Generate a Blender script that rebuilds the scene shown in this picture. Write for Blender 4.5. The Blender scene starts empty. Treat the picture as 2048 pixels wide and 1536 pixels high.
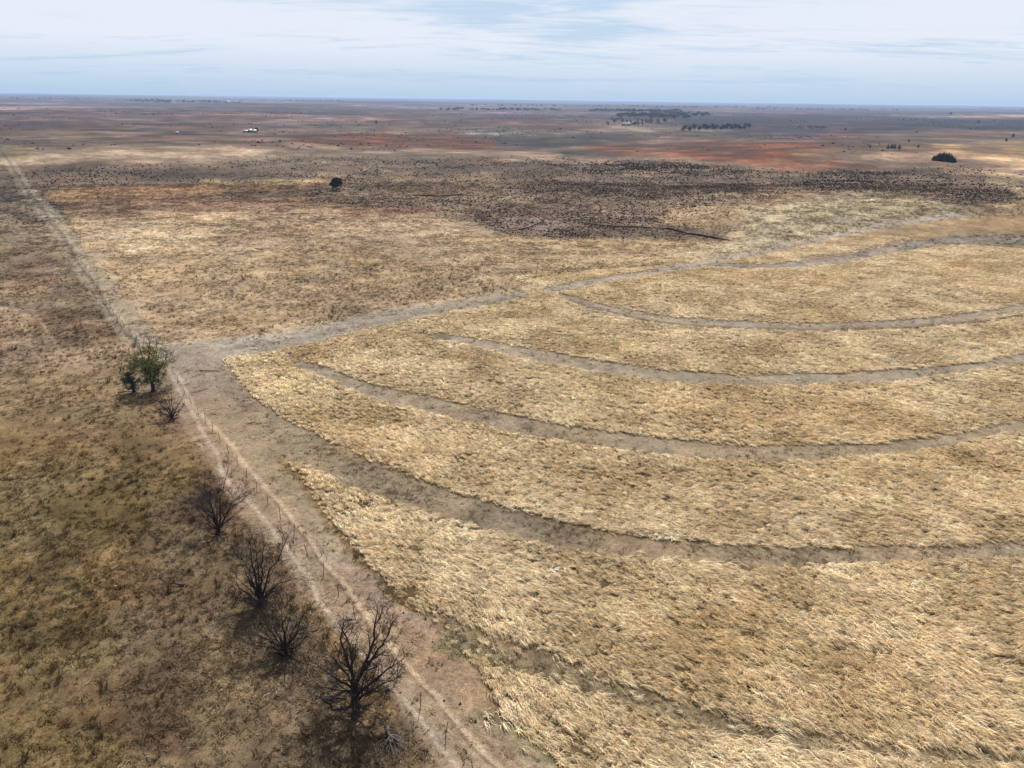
import bpy, math, random
import numpy as np
from mathutils import Matrix, Vector

# ------------------------------------------------------------------ camera, sky, sun, exposure
S = bpy.context.scene
COL = S.collection
H0 = 40.0                      # the drone's height
FPX = 1470.0                   # focal length in pixels of a 2048 wide frame
PITCH, ROLL = 21.19, 0.755
cam_d = bpy.data.cameras.new('camera'); cam = bpy.data.objects.new('camera', cam_d); COL.objects.link(cam)
cam_d.sensor_width = 36.0; cam_d.lens = 36.0 * FPX / 2048.0
cam_d.clip_start = 0.5; cam_d.clip_end = 120000.0
RM = Matrix.Rotation(math.radians(90 - PITCH), 3, 'X') @ Matrix.Rotation(math.radians(ROLL), 3, 'Z')
cam.matrix_world = Matrix.Translation((0, 0, H0)) @ RM.to_4x4()
S.camera = cam
R3 = np.array(RM)

SUN_EL, SUN_AZ = 49.0, 5.0     # azimuth clockwise from straight ahead (+Y)
world = bpy.data.worlds.new('World'); S.world = world; world.use_nodes = True
wn, wl = world.node_tree.nodes, world.node_tree.links
wn.clear()
def N(nodes, t, **k):
    n = nodes.new(t)
    for a, b in k.items(): setattr(n, a, b)
    return n
sky = N(wn, 'ShaderNodeTexSky', sky_type='NISHITA', sun_disc=False)
sky.sun_elevation = math.radians(SUN_EL); sky.sun_rotation = math.radians(SUN_AZ)
sky.air_density = 1.0; sky.dust_density = 0.6; sky.ozone_density = 2.0; sky.altitude = 400
tc = N(wn, 'ShaderNodeTexCoord')
sep = N(wn, 'ShaderNodeSeparateXYZ'); wl.new(tc.outputs['Generated'], sep.inputs[0])
zc = N(wn, 'ShaderNodeMath', operation='MAXIMUM'); wl.new(sep.outputs['Z'], zc.inputs[0]); zc.inputs[1].default_value = 0.0
za = N(wn, 'ShaderNodeMath', operation='ADD'); wl.new(zc.outputs[0], za.inputs[0]); za.inputs[1].default_value = 0.085
dx = N(wn, 'ShaderNodeMath', operation='DIVIDE'); wl.new(sep.outputs['X'], dx.inputs[0]); wl.new(za.outputs[0], dx.inputs[1])
dy = N(wn, 'ShaderNodeMath', operation='DIVIDE'); wl.new(sep.outputs['Y'], dy.inputs[0]); wl.new(za.outputs[0], dy.inputs[1])
cmb = N(wn, 'ShaderNodeCombineXYZ'); wl.new(dx.outputs[0], cmb.inputs[0]); wl.new(dy.outputs[0], cmb.inputs[1])
def cloud_noise(scale, rot, stretch, detail, dist, seed):
    mp = N(wn, 'ShaderNodeMapping'); wl.new(cmb.outputs[0], mp.inputs[0])
    mp.inputs['Rotation'].default_value = (0, 0, math.radians(rot)); mp.inputs['Scale'].default_value = stretch
    mp.inputs['Location'].default_value = (seed, seed * 1.7, seed * 0.3)
    n = N(wn, 'ShaderNodeTexNoise'); wl.new(mp.outputs[0], n.inputs['Vector'])
    n.inputs['Scale'].default_value = scale; n.inputs['Detail'].default_value = detail
    n.inputs['Roughness'].default_value = 0.6; n.inputs['Distortion'].default_value = dist
    return n
n1 = cloud_noise(0.5, 55, (0.6, 1.2, 1), 9, 1.0, 3.1)
n2 = cloud_noise(2.2, 62, (0.5, 1.5, 1), 10, 1.6, 7.7)
mixn = N(wn, 'ShaderNodeMath', operation='MULTIPLY_ADD'); wl.new(n2.outputs['Fac'], mixn.inputs[0]); mixn.inputs[1].default_value = 0.5
wl.new(n1.outputs['Fac'], mixn.inputs[2])
cr = N(wn, 'ShaderNodeMapRange'); wl.new(mixn.outputs[0], cr.inputs['Value'])
cr.inputs['From Min'].default_value = 0.53; cr.inputs['From Max'].default_value = 0.77
cr.inputs['To Min'].default_value = 0.25; cr.inputs['To Max'].default_value = 1.0
cr.interpolation_type = 'SMOOTHSTEP'
# veil: cirrostratus thins towards the horizon
hz = N(wn, 'ShaderNodeMapRange'); wl.new(sep.outputs['Z'], hz.inputs['Value'])
hz.inputs['From Min'].default_value = 0.0; hz.inputs['From Max'].default_value = 0.06
hz.inputs['To Min'].default_value = 0.0; hz.inputs['To Max'].default_value = 1.0
cm = N(wn, 'ShaderNodeMath', operation='MULTIPLY'); wl.new(cr.outputs[0], cm.inputs[0]); wl.new(hz.outputs[0], cm.inputs[1])
SKS = 0.1; EXF = 2 ** 0.85
base = N(wn, 'ShaderNodeMix', data_type='RGBA'); hb = N(wn, 'ShaderNodeMapRange'); wl.new(sep.outputs['Z'], hb.inputs['Value']); hb.inputs['From Min'].default_value = 0.02; hb.inputs['From Max'].default_value = 0.6; hb.inputs['To Min'].default_value = 0.9; hb.inputs['To Max'].default_value = 0.4; wl.new(hb.outputs[0], base.inputs['Factor'])
skd = N(wn, 'ShaderNodeVectorMath', operation='SCALE'); wl.new(sky.outputs[0], skd.inputs[0]); skd.inputs['Scale'].default_value = 0.55; wl.new(skd.outputs[0], base.inputs['A']); base.inputs['B'].default_value = (0.42 / SKS / EXF, 0.61 / SKS / EXF, 0.83 / SKS / EXF, 1)
cl = N(wn, 'ShaderNodeMix', data_type='RGBA')
wl.new(cm.outputs[0], cl.inputs['Factor']); wl.new(base.outputs['Result'], cl.inputs['A'])
cl.inputs['B'].default_value = (0.80 / SKS / EXF, 0.85 / SKS / EXF, 0.95 / SKS / EXF, 1)
bg = N(wn, 'ShaderNodeBackground'); bg.inputs['Strength'].default_value = SKS
wl.new(cl.outputs['Result'], bg.inputs[0])
wo = N(wn, 'ShaderNodeOutputWorld'); wl.new(bg.outputs[0], wo.inputs[0])

sun_d = bpy.data.lights.new('sun', 'SUN'); sun = bpy.data.objects.new('sun', sun_d); COL.objects.link(sun)
sun_d.energy = 5.0; sun_d.angle = math.radians(0.6); sun_d.color = (1.0, 0.965, 0.915)
e, a = math.radians(SUN_EL), math.radians(SUN_AZ)
sun_dir = Vector((math.sin(a) * math.cos(e), math.cos(a) * math.cos(e), math.sin(e)))
sun.rotation_euler = sun_dir.to_track_quat('Z', 'Y').to_euler(); sun.location = (0, 0, 60)
S.view_settings.view_transform = 'Standard'; S.view_settings.look = 'None'
S.view_settings.exposure = 0.85; S.view_settings.gamma = 1.0; S.view_settings.use_curve_mapping = False
S.cycles.volume_bounces = 0
S.cycles.max_bounces = 6

# ------------------------------------------------------------------ noise
def _h(ix, iy, s):
    ix = ix.astype(np.int64).astype(np.uint32); iy = iy.astype(np.int64).astype(np.uint32)
    h = ix * np.uint32(374761393) + iy * np.uint32(668265263) + np.uint32((s * 1274126177) & 0xffffffff)
    h = (h ^ (h >> np.uint32(13))) * np.uint32(1274126177); h = h ^ (h >> np.uint32(16))
    return h.astype(np.float64) / 4294967295.0
def vn(x, y, s=0):
    x = np.asarray(x, float); y = np.asarray(y, float)
    fx, fy = np.floor(x), np.floor(y); tx, ty = x - fx, y - fy
    tx = tx * tx * (3 - 2 * tx); ty = ty * ty * (3 - 2 * ty)
    a_, b_ = _h(fx, fy, s), _h(fx + 1, fy, s); c_, d_ = _h(fx, fy + 1, s), _h(fx + 1, fy + 1, s)
    return ((a_ * (1 - tx) + b_ * tx) * (1 - ty) + (c_ * (1 - tx) + d_ * tx) * ty) * 2 - 1
def fbm(x, y, s=0, o=4, g=0.5):
    v = 0; am = 1.0; t = 0
    for k in range(o):
        v = v + am * vn(x * 2 ** k + 17.3 * k, y * 2 ** k - 9.1 * k, s + k); t += am; am *= g
    return v / t
def sst(a_, b_, x):
    t = np.clip((x - a_) / (b_ - a_), 0, 1); return t * t * (3 - 2 * t)

# ------------------------------------------------------------------ from image pixels (u right, v down) to ground points
def rays(u, v):
    d = np.stack([(np.asarray(u, float) - 1024) / FPX, -(np.asarray(v, float) - 768) / FPX, -np.ones(np.shape(u))], -1)
    return d @ R3.T
def to_px(x, y, z):
    p = np.stack([x, y, z - H0], -1) @ R3
    zz = np.minimum(p[..., 2], -1e-3)
    return 1024 + FPX * p[..., 0] / -zz, 768 - FPX * p[..., 1] / -zz
def flat(u, v):
    d = rays(u, v); t = -H0 / np.minimum(d[..., 2], -1e-4); return d[..., 0] * t, d[..., 1] * t
BUMPS = [(1790, 405, 4.0, 75), (1560, 430, 2.0, 60), (1980, 400, 2.0, 80), (1100, 415, -2.5, 70), (1230, 440, -1.2, 40),
         (420, 352, -2.5, 90), (900, 350, -2.0, 110), (1500, 350, -4.0, 90), (1240, 335, 2.0, 120), (300, 300, 4.0, 160), (700, 300, 2.0, 120),
         (1650, 300, 4.0, 150), (1080, 285, -6.0, 180), (1950, 300, 4.0, 200), (600, 470, 0.8, 60), (380, 250, -8, 350), (180, 250, 7, 350)]
BW = [(flat(u, v), h, s) for u, v, h, s in BUMPS]
def height(x, y):
    r = np.hypot(x, y)
    z = 0.25 * fbm(x / 22, y / 22, 5, 2) * sst(10, 60, r)
    z = z + 1.0 * fbm(x / 70, y / 70, 11, 3) * sst(120, 330, r)
    z = z + 4.5 * fbm(x / 330, y / 330, 21, 3) * sst(350, 1400, r)
    z = z + 13 * fbm(x / 1500, y / 1500, 31, 3) * sst(1600, 5000, r)
    z = z + (20 * fbm(x / 3800, y / 3800, 41, 3) + 12) * sst(6000, 14000, r); z = np.minimum(z, 39.0)
    for (cx, cy), h, s in BW: z = z + h * np.exp(-((x - cx) ** 2 + (y - cy) ** 2) / (2 * s * s))
    return z
def ground_at(u, v):
    d = rays(u, v); d = np.asarray(d)
    z = 0.0
    for _ in range(14):
        t = (z - H0) / min(d[2], -1e-4)
        z = 0.5 * z + 0.5 * float(height(d[0] * t, d[1] * t))
    t = (z - H0) / min(d[2], -1e-4)
    return Vector((d[0] * t, d[1] * t, float(height(d[0] * t, d[1] * t))))
def spot(u, v): return ground_at(u, v)

# ------------------------------------------------------------------ ground map (colours, grass, scrub) drawn in image pixels and projected from the camera
GX0, GX1, GY0, GY1, GS = -500, 2600, 186, 2000, 2.0
gx = np.arange(GX0, GX1, GS); gy = np.arange(GY0, GY1, GS)
PX, PY = np.meshgrid(gx, gy)
def lin(c): 
    c = np.array(c, float) / 255; return np.where(c <= 0.04045, c / 12.92, ((c + 0.055) / 1.055) ** 2.4)
MAP = np.zeros(PX.shape + (3,)); TALL = np.zeros(PX.shape); SHORT = np.ones(PX.shape); SHRUB = np.zeros(PX.shape)
# wandering of the edges
WX = fbm(PX / 90, PY / 28, 71, 4) + .35 * fbm(PX / 14, PY / 3.5, 75, 2) * sst(420, 260, PY); WY = fbm(PX / 80, PY / 24, 83, 4) + .5 * fbm(PX / 16, PY / 3.5, 88, 2) * sst(420, 260, PY)
wy_amp = np.clip((PY - 190) / 13, 1.0, 14); QX, QY = PX + WX * wy_amp * 3.0, PY + WY * wy_amp * 0.75
TXn, TYn = PX + WX * np.clip((PY - 190) / 90, .3, 6), PY + WY * np.clip((PY - 190) / 120, .2, 4)
rows = [(186, (62, 62, 66)), (204, (70, 66, 70)), (212, (92, 80, 84)), (225, (112, 89, 88)), (245, (126, 99, 88)), (262, (134, 110, 94)), (285, (126, 100, 84)),
        (310, (140, 116, 96)), (340, (112, 90, 76)), (372, (122, 96, 74)), (400, (150, 120, 86)), (440, (184, 154, 112)), (520, (184, 154, 110)),
        (600, (176, 146, 104)), (700, (158, 128, 90)), (900, (140, 116, 84)), (2000, (140, 116, 84))]
ry = [r_[0] for r_ in rows]; rc = np.array([lin(r_[1]) for r_ in rows])
for k in range(3): MAP[..., k] = np.interp(QY + (PX - 1024) * -0.006, ry, rc[:, k])
def polymask(pts, fx, wob=1.0, thin=False):
    X, Y = (TXn, TYn) if thin else (QX, QY)
    P = np.array(pts, float); ys = P[:, 1]; xs = P[:, 0]; pad = fx * 4 + 30
    j0 = max(int((ys.min() - pad - GY0) / GS), 0); j1 = min(int((ys.max() + pad - GY0) / GS) + 1, PX.shape[0])
    i0 = max(int((xs.min() - pad * 2 - GX0) / GS), 0); i1 = min(int((xs.max() + pad * 2 - GX0) / GS) + 1, PX.shape[1])
    X = X[j0:j1, i0:i1]; Y = Y[j0:j1, i0:i1]; A = 2.2   # distances count more up and down than sideways
    ins = np.zeros(X.shape, bool); d2 = np.full(X.shape, 1e18)
    for q in range(len(P)):
        x0, y0 = P[q]; x1, y1 = P[(q + 1) % len(P)]
        c = ((y0 > Y) != (y1 > Y)); 
        if y1 != y0: ins ^= c & (X < (x1 - x0) * (Y - y0) / (y1 - y0) + x0)
        ex, ey = x1 - x0, (y1 - y0) * A; L = ex * ex + ey * ey + 1e-9
        t = np.clip(((X - x0) * ex + (Y - y0) * A * ey) / L, 0, 1)
        d2 = np.minimum(d2, (X - x0 - t * ex) ** 2 + ((Y - y0) * A - t * ey) ** 2)
    sd = np.sqrt(d2) * np.where(ins, 1, -1)
    return (slice(j0, j1), slice(i0, i1)), sst(-fx, fx, sd)
def linemask(pts, wid, feather, thin=True, asp=1.0):
    X, Y = (TXn, TYn) if thin else (QX, QY)
    P = np.array([p[:2] for p in pts], float)
    # smooth the line
    for _ in range(2):
        Qp = [P[0]]
        for q in range(len(P) - 1): Qp += [P[q] * .75 + P[q + 1] * .25, P[q] * .25 + P[q + 1] * .75]
        Qp.append(P[-1]); P = np.array(Qp)
    W = np.interp(np.linspace(0, 1, len(P)), np.linspace(0, 1, len(wid)), wid)
    pad = W.max() * 2 + feather * 2 + 24
    j0 = max(int((P[:, 1].min() - pad - GY0) / GS), 0); j1 = min(int((P[:, 1].max() + pad - GY0) / GS) + 1, PX.shape[0])
    i0 = max(int((P[:, 0].min() - pad - GX0) / GS), 0); i1 = min(int((P[:, 0].max() + pad - GX0) / GS) + 1, PX.shape[1])
    X = X[j0:j1, i0:i1]; Y = Y[j0:j1, i0:i1]; best = np.full(X.shape, -1e9)
    for q in range(len(P) - 1):
        x0, y0 = P[q]; ex, ey = P[q + 1] - P[q]; L = ex * ex + ey * ey + 1e-9
        t = np.clip(((X - x0) * ex + (Y - y0) * ey) / L, 0, 1)
        d = np.hypot(X - x0 - t * ex, Y - y0 - t * ey) 
        best = np.maximum(best, W[q] / 2 - d)
    return (slice(j0, j1), slice(i0, i1)), sst(-feather, feather, best)
WZ = np.clip(.97 + .8 * fbm(PX / 60, PY / 8, 97, 4), .5, 1.05)
def paint(m, col, al=1.0, tall=None, short=None, shrub=None):
    sl, k = m; k = k * al * (WZ[sl] if (tall is None and al < .93) else 1.0); c = lin(col)
    MAP[sl] = MAP[sl] * (1 - k[..., None]) + c * k[..., None]
    for arr, v in ((TALL, tall), (SHORT, short), (SHRUB, shrub)):
        if v is not None: arr[sl] = arr[sl] * (1 - k) + v * k
def P_(pts, f, col, al=1.0, thin=False, **k): paint(polymask(pts, f, thin=thin), col, al, **k)
def L_(pts, w, f, col, al=1.0, **k): paint(linemask(pts, w, f), col, al, **k)

# far country
P_([(0, 216), (420, 214), (640, 226), (300, 232), (-500, 232)], 8, (150, 122, 112), .7)
P_([(-500, 236), (300, 238), (420, 244), (200, 256), (-500, 262)], 8, (128, 104, 98), .7)
P_([(115, 240), (250, 238), (300, 262), (150, 266)], 6, (152, 116, 92), .7)
P_([(-500, 266), (170, 262), (480, 262), (700, 266), (960, 262), (1200, 256), (1460, 262), (1100, 272), (700, 272), (360, 266), (120, 276), (-500, 280)], 4, (158, 138, 120), .8)
P_([(600, 268), (900, 264), (1010, 284), (960, 302), (700, 292), (580, 280)], 8, (130, 78, 46), .92)
P_([(1160, 292), (1400, 282), (1640, 290), (1700, 312), (1560, 330), (1400, 318), (1200, 306)], 8, (128, 72, 38), .92)
P_([(1560, 330), (1680, 322), (1760, 334), (1640, 352), (1540, 346)], 6, (138, 86, 54), .7)
P_([(1560, 268), (1720, 262), (1760, 280), (1600, 290)], 6, (140, 92, 80), .6)
P_([(980, 270), (1180, 266), (1300, 276), (1120, 300), (980, 296)], 8, (70, 68, 66), .85)
P_([(1120, 300), (1260, 304), (1240, 316), (1120, 314)], 6, (78, 66, 58), .8)
P_([(1300, 225), (2700, 232), (2700, 262), (1900, 258), (1500, 274), (1300, 262)], 8, (70, 62, 78), .9)  # bluish purple carries some distance haze painted into the ground colour
P_([(900, 222), (1250, 222), (1240, 246), (900, 246)], 8, (110, 92, 104), .6)
P_([(1780, 230), (2700, 228), (2700, 236), (1960, 235)], 2, (206, 174, 140), .9)
P_([(1930, 262), (2700, 262), (2700, 272), (2100, 268), (1990, 270)], 4, (176, 146, 118), .8)
P_([(1880, 268), (2010, 262), (2010, 272), (1900, 276)], 3, (170, 120, 92), .6)
P_([(1560, 300), (1850, 288), (2000, 300), (2000, 322), (1750, 318), (1600, 322)], 8, (142, 118, 92), .6)
P_([(1850, 292), (2060, 276), (2700, 276), (2700, 350), (2080, 342), (1990, 328), (1900, 306)], 12, (196, 162, 122), .9)
P_([(920, 264), (985, 262), (1010, 268), (940, 270)], 1.5, (208, 200, 188), .95)
P_([(1190, 244), (1330, 238), (1380, 254), (1260, 262), (1200, 256)], 5, (158, 140, 126), .6)
P_([(1200, 250), (1420, 258), (1480, 262), (1260, 263)], 2, (172, 158, 130), .6)
# mid band
P_([(-500, 286), (200, 282), (420, 286), (560, 300), (1000, 308), (960, 318), (620, 328), (300, 326), (-500, 330)], 9, (158, 138, 114), .7)
P_([(-500, 300), (60, 290), (80, 318), (-500, 330)], 9, (164, 144, 106), .6)
P_([(40, 340), (220, 336), (430, 326), (640, 316), (820, 318), (1000, 322), (1140, 320), (1120, 350), (820, 352), (600, 356), (280, 366), (90, 374), (60, 356)], 18, (118, 101, 82), .75, short=.45, shrub=.5)
P_([(330, 352), (680, 336), (700, 342), (340, 362)], 4, (98, 82, 68), .6)
P_([(-500, 330), (50, 344), (100, 400), (140, 450), (-500, 450)], 8, (104, 90, 78), .9, shrub=.3)
P_([(620, 352), (1000, 346), (1350, 322), (1560, 338), (1720, 352), (1900, 330), (2060, 352), (2700, 360), (2700, 396), (2060, 404), (1900, 410), (1840, 392), (1760, 378), (1560, 392), (1440, 414), (1500, 450), (1460, 482), (1200, 482), (1000, 470), (930, 446), (760, 420), (640, 412), (600, 400)], 12, (136, 112, 86), .9, short=.6, shrub=.7)
P_([(1000, 330), (1250, 322), (1500, 340), (1520, 384), (1300, 400), (1120, 392), (1000, 372)], 12, (104, 84, 66), .85, shrub=1.0)
P_([(930, 425), (1100, 396), (1240, 420), (1420, 420), (1450, 480), (1180, 476), (1000, 462)], 12, (116, 92, 74), .75, shrub=1.0)
P_([(1540, 348), (1800, 340), (1900, 350), (1960, 370), (1800, 382), (1560, 372)], 8, (106, 88, 72), .7, shrub=1.0)
P_([(1900, 385), (2020, 375), (2040, 404), (1930, 410)], 6, (110, 92, 78), .7, shrub=1.0)
P_([(940, 318), (1010, 316), (1010, 326), (930, 328)], 3, (150, 104, 74), .6)
P_([(690, 356), (900, 344), (1000, 352), (860, 372), (700, 372)], 8, (150, 128, 92), .6)
P_([(1010, 440), (1100, 432), (1130, 440), (1090, 466), (1000, 470)], 6, (152, 128, 108), .8, shrub=.25)
# the field west of the track fence: golden and rusty pasture
P_([(90, 384), (640, 356), (660, 362), (620, 378), (300, 396), (110, 404)], 6, (146, 108, 70), .8, shrub=0)
P_([(400, 360), (640, 356), (630, 366), (400, 366)], 3, (190, 170, 112), .5)
P_([(100, 405), (420, 392), (640, 398), (860, 412), (900, 425), (640, 420), (400, 424), (130, 438)], 8, (142, 104, 76), .75)
P_([(640, 416), (880, 418), (900, 428), (700, 430)], 6, (138, 86, 52), .6)
P_([(150, 450), (500, 420), (760, 430), (940, 450), (1000, 480), (700, 500), (420, 520), (240, 540), (190, 500)], 18, (184, 152, 112), .8)
P_([(160, 455), (330, 440), (420, 470), (300, 500), (200, 490)], 10, (200, 172, 128), .7)
P_([(240, 520), (420, 500), (760, 500), (960, 520), (900, 560), (600, 560), (300, 560)], 14, (180, 150, 106), .7)
P_([(480, 520), (700, 500), (860, 512), (900, 540), (640, 560)], 14, (158, 128, 86), .5)
P_([(280, 560), (520, 550), (860, 560), (900, 590), (680, 640), (420, 655), (310, 650)], 14, (160, 132, 95), .75)
P_([(700, 545), (860, 530), (980, 540), (940, 570), (760, 580)], 10, (150, 122, 84), .6)
P_([(930, 470), (1200, 482), (1300, 476), (1440, 500), (1380, 525), (1100, 535), (980, 510)], 10, (176, 144, 98), .7)
P_([(1250, 492), (1340, 496), (1340, 510), (1260, 510)], 6, (142, 106, 78), .7)
P_([(320, 655), (600, 645), (580, 680), (360, 690)], 8, (166, 138, 104), .6)
# left pasture
P_([(-500, 445), (120, 452), (190, 560), (280, 690), (230, 740), (-500, 760)], 14, (130, 108, 80), .9)
P_([(-500, 470), (60, 470), (110, 520), (-500, 540)], 10, (144, 120, 90), .6)
P_([(-500, 520), (110, 510), (160, 560), (60, 580), (-500, 580)], 10, (138, 110, 82), .7)
P_([(-500, 600), (60, 610), (90, 700), (-500, 700)], 12, (142, 114, 84), .6)
P_([(80, 620), (230, 620), (260, 680), (120, 700), (60, 660)], 12, (108, 84, 58), .7)
P_([(-500, 700), (230, 700), (250, 770), (340, 850), (380, 920), (300, 960), (-500, 960)], 16, (132, 110, 78), .8)
P_([(-500, 720), (200, 700), (330, 690), (330, 720), (60, 750), (-500, 760)], 8, (158, 128, 96), .6)
P_([(-500, 940), (380, 920), (430, 1000), (460, 1200), (600, 1700), (1000, 2000), (-500, 2000)], 26, (118, 100, 68), .95)
P_([(250, 1050), (420, 980), (560, 1180), (700, 1400), (820, 1600), (900, 2000), (200, 2000), (250, 1400), (220, 1200)], 34, (120, 102, 80), .8)
P_([(60, 1000), (280, 960), (300, 1060), (160, 1080)], 22, (96, 78, 44), .7)
P_([(60, 1050), (160, 1080), (150, 1180), (60, 1160)], 22, (96, 82, 56), .7)
P_([(100, 1240), (200, 1200), (190, 1300), (120, 1320)], 18, (92, 72, 44), .6)
P_([(-60, 880), (120, 870), (170, 920), (20, 950)], 18, (100, 80, 48), .6)
P_([(260, 860), (340, 900), (320, 950), (200, 940)], 14, (98, 80, 52), .6)
P_([(150, 1120), (300, 1080), (320, 1200), (200, 1230)], 20, (146, 116, 80), .6)
P_([(40, 1150), (120, 1180), (80, 1260), (0, 1240)], 18, (140, 114, 80), .5)
P_([(260, 1150), (400, 1130), (430, 1330), (280, 1330)], 24, (96, 78, 58), .6)
P_([(100, 1360), (300, 1320), (420, 1400), (380, 1520), (150, 1480)], 24, (92, 72, 54), .6)
P_([(-80, 1300), (40, 1320), (60, 1400), (-60, 1420)], 16, (112, 80, 54), .3)
P_([(380, 940), (450, 930), (480, 1010), (420, 1090), (370, 1020)], 12, (88, 68, 56), .75)
P_([(470, 1010), (560, 1090), (600, 1190), (520, 1180), (450, 1100)], 14, (100, 82, 68), .7)
P_([(500, 1200), (640, 1260), (700, 1420), (600, 1440), (500, 1330)], 16, (124, 106, 86), .7)
P_([(600, 1430), (820, 1430), (900, 1640), (560, 1640)], 16, (112, 94, 74), .6)
P_([(240, 740), (330, 760), (345, 790), (240, 795)], 6, (96, 82, 72), .6)
P_([(300, 800), (370, 800), (400, 860), (330, 860)], 8, (120, 98, 86), .6)
# tall cured grass east of the track
FIELD = [(425, 722), (520, 692), (700, 655), (860, 622), (1030, 596), (1060, 562), (1150, 546), (1380, 528), (1560, 496), (1700, 465), (1850, 440), (2048, 430), (2700, 420),
         (2700, 2000), (1500, 2000), (1120, 1536), (1010, 1440), (960, 1350), (900, 1270), (800, 1190), (720, 1110), (650, 1020), (590, 940), (540, 890), (515, 872), (480, 800), (450, 760)]
P_(FIELD, 8, (172, 140, 92), 1.0, tall=1, short=0, thin=True)
P_([(440, 715), (540, 690), (600, 720), (620, 780), (520, 790), (450, 750)], 12, (200, 168, 104), .7)
P_([(1060, 562), (1400, 530), (1800, 450), (2700, 430), (2700, 600), (1400, 620), (1100, 590)], 16, (176, 142, 98), .6)
P_([(1000, 545), (1100, 540), (1180, 548), (1180, 560), (1040, 566)], 5, (190, 160, 96), .6, tall=.5)
# the pale grazed rise on the right
P_([(1480, 420), (1600, 402), (1740, 384), (1860, 400), (1960, 424), (1850, 434), (1700, 458), (1560, 492), (1380, 520), (1340, 508), (1480, 484)], 26, (176, 157, 118), .95, short=1, shrub=.02, tall=0, thin=True)
P_([(1560, 420), (1700, 412), (1690, 430), (1560, 440)], 6, (142, 128, 88), .6)
P_([(1720, 392), (1860, 402), (1900, 424), (1800, 430), (1720, 420)], 8, (170, 142, 92), .5)
P_([(1980, 350), (2700, 345), (2700, 440), (2040, 432), (1960, 420), (2040, 400)], 9, (172, 148, 106), .8, shrub=.05)
P_([(1330, 415), (1460, 412), (1500, 440), (1440, 466), (1340, 446)], 6, (170, 138, 92), .8, shrub=.12)
P_([(1800, 436), (2100, 430), (2700, 428), (2700, 470), (2060, 470), (1900, 462)], 6, (182, 138, 84), .6)
# mown terrace channels
GREY = (166, 148, 122)
T5 = [(1400, 526), (1500, 531), (1600, 528), (1700, 514), (1780, 498), (1860, 484), (1950, 477), (2060, 480), (2300, 492), (2700, 520)]
T5b = [(1600, 516), (1700, 504), (1770, 490), (1830, 478)]
T4 = [(1120, 590), (1200, 611), (1300, 631), (1400, 643), (1550, 650), (1700, 647), (1850, 642), (1950, 632), (2060, 608), (2300, 560), (2700, 500)]
T4b = [(1120, 596), (1230, 624), (1350, 650), (1500, 656), (1700, 655), (1850, 652), (1960, 642), (2100, 618)]
T3 = [(840, 662), (960, 683), (1050, 704), (1150, 722), (1250, 738), (1350, 750), (1500, 757), (1650, 753), (1800, 748), (1900, 738), (2060, 708), (2300, 650), (2700, 560)]
T2 = [(600, 726), (660, 745), (760, 785), (900, 815), (1000, 840), (1100, 858), (1250, 880), (1400, 895), (1550, 903), (1700, 898), (1850, 882), (1950, 865), (2060, 842), (2300, 790), (2700, 700)]
T1 = [(430, 760), (500, 835), (600, 890), (700, 930), (800, 972), (900, 1005), (1000, 1035), (1120, 1065), (1250, 1085), (1400, 1098), (1550, 1107), (1700, 1104), (1850, 1100), (2060, 1092), (2400, 1070), (2700, 1040)]
T0 = [(860, 1235), (960, 1290), (1100, 1335), (1250, 1385), (1400, 1440), (1550, 1475), (1700, 1495), (1900, 1510), (2100, 1520), (2700, 1540)]
def S_(P):   # the standing grass in front hides the near edge of a strip, so it starts lower
    return [(p[0], p[1] + (p[1] - 200) * .008) for p in P]
def W_(P, W): return [w + (P[min(int(i * (len(P) - 1) / max(len(W) - 1, 1)), len(P) - 1)][1] - 200) * .007 for i, w in enumerate(W)]
for n_ in ('T5', 'T5b', 'T4', 'T4b', 'T3', 'T2', 'T1'): globals()[n_] = S_(globals()[n_])
L_(T5, W_(T5, [6, 10, 13, 15, 18, 12, 8]), 3, (150, 134, 116), .95, tall=0, short=.5)
L_(T5b, W_(T5b, [5, 9, 7]), 3, (140, 116, 104), .7, tall=0, short=.5)
L_(T4, W_(T4, [8, 14, 14, 14, 14, 16]), 4, GREY, .9, tall=0, short=.4)
L_(T4b, W_(T4b, [2, 3, 4, 4, 3]), 3, (120, 98, 76), .8, tall=0, short=.3)
L_(T3, W_(T3, [5, 19, 23, 21, 20, 22, 17, 14, 10]), 5, GREY, .92, tall=0, short=.4)
L_(T2, W_(T2, [16, 28, 33, 33, 32, 28, 22, 14, 10]), 7, (160, 142, 117), .95, tall=0, short=.4)
L_(T1, [84, 80, 70, 66, 62, 56, 46, 42, 40, 36, 34, 32], 10, (154, 136, 112), .95, tall=0, short=.5)
L_(T0, [56, 58, 58, 50, 52, 40, 32, 30], 16, (156, 137, 108), .9, tall=.14, short=.7)
L_([(820, 664), (860, 668), (900, 676)], [10, 14, 8], 5, (118, 96, 66), .7, tall=.1)
L_([(500, 706), (540, 722), (580, 740)], [14, 20, 10], 8, (150, 118, 74), .6, tall=.3)
for u, v, w in ((1230, 780, 30), (1000, 880, 34), (960, 900, 30), (1150, 905, 26), (1400, 1130, 28), (1300, 720, 20), (1100, 960, 24), (1400, 780, 26), (1640, 960, 26), (900, 1050, 22), (1540, 1180, 22), (1900, 1240, 22), (1700, 1310, 22), (880, 1080, 26)):
    L_([(u - w, v - 4), (u + w, v + 4)], [w * .5, w * .5], 10, (170, 152, 120), .45, tall=.45)
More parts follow.
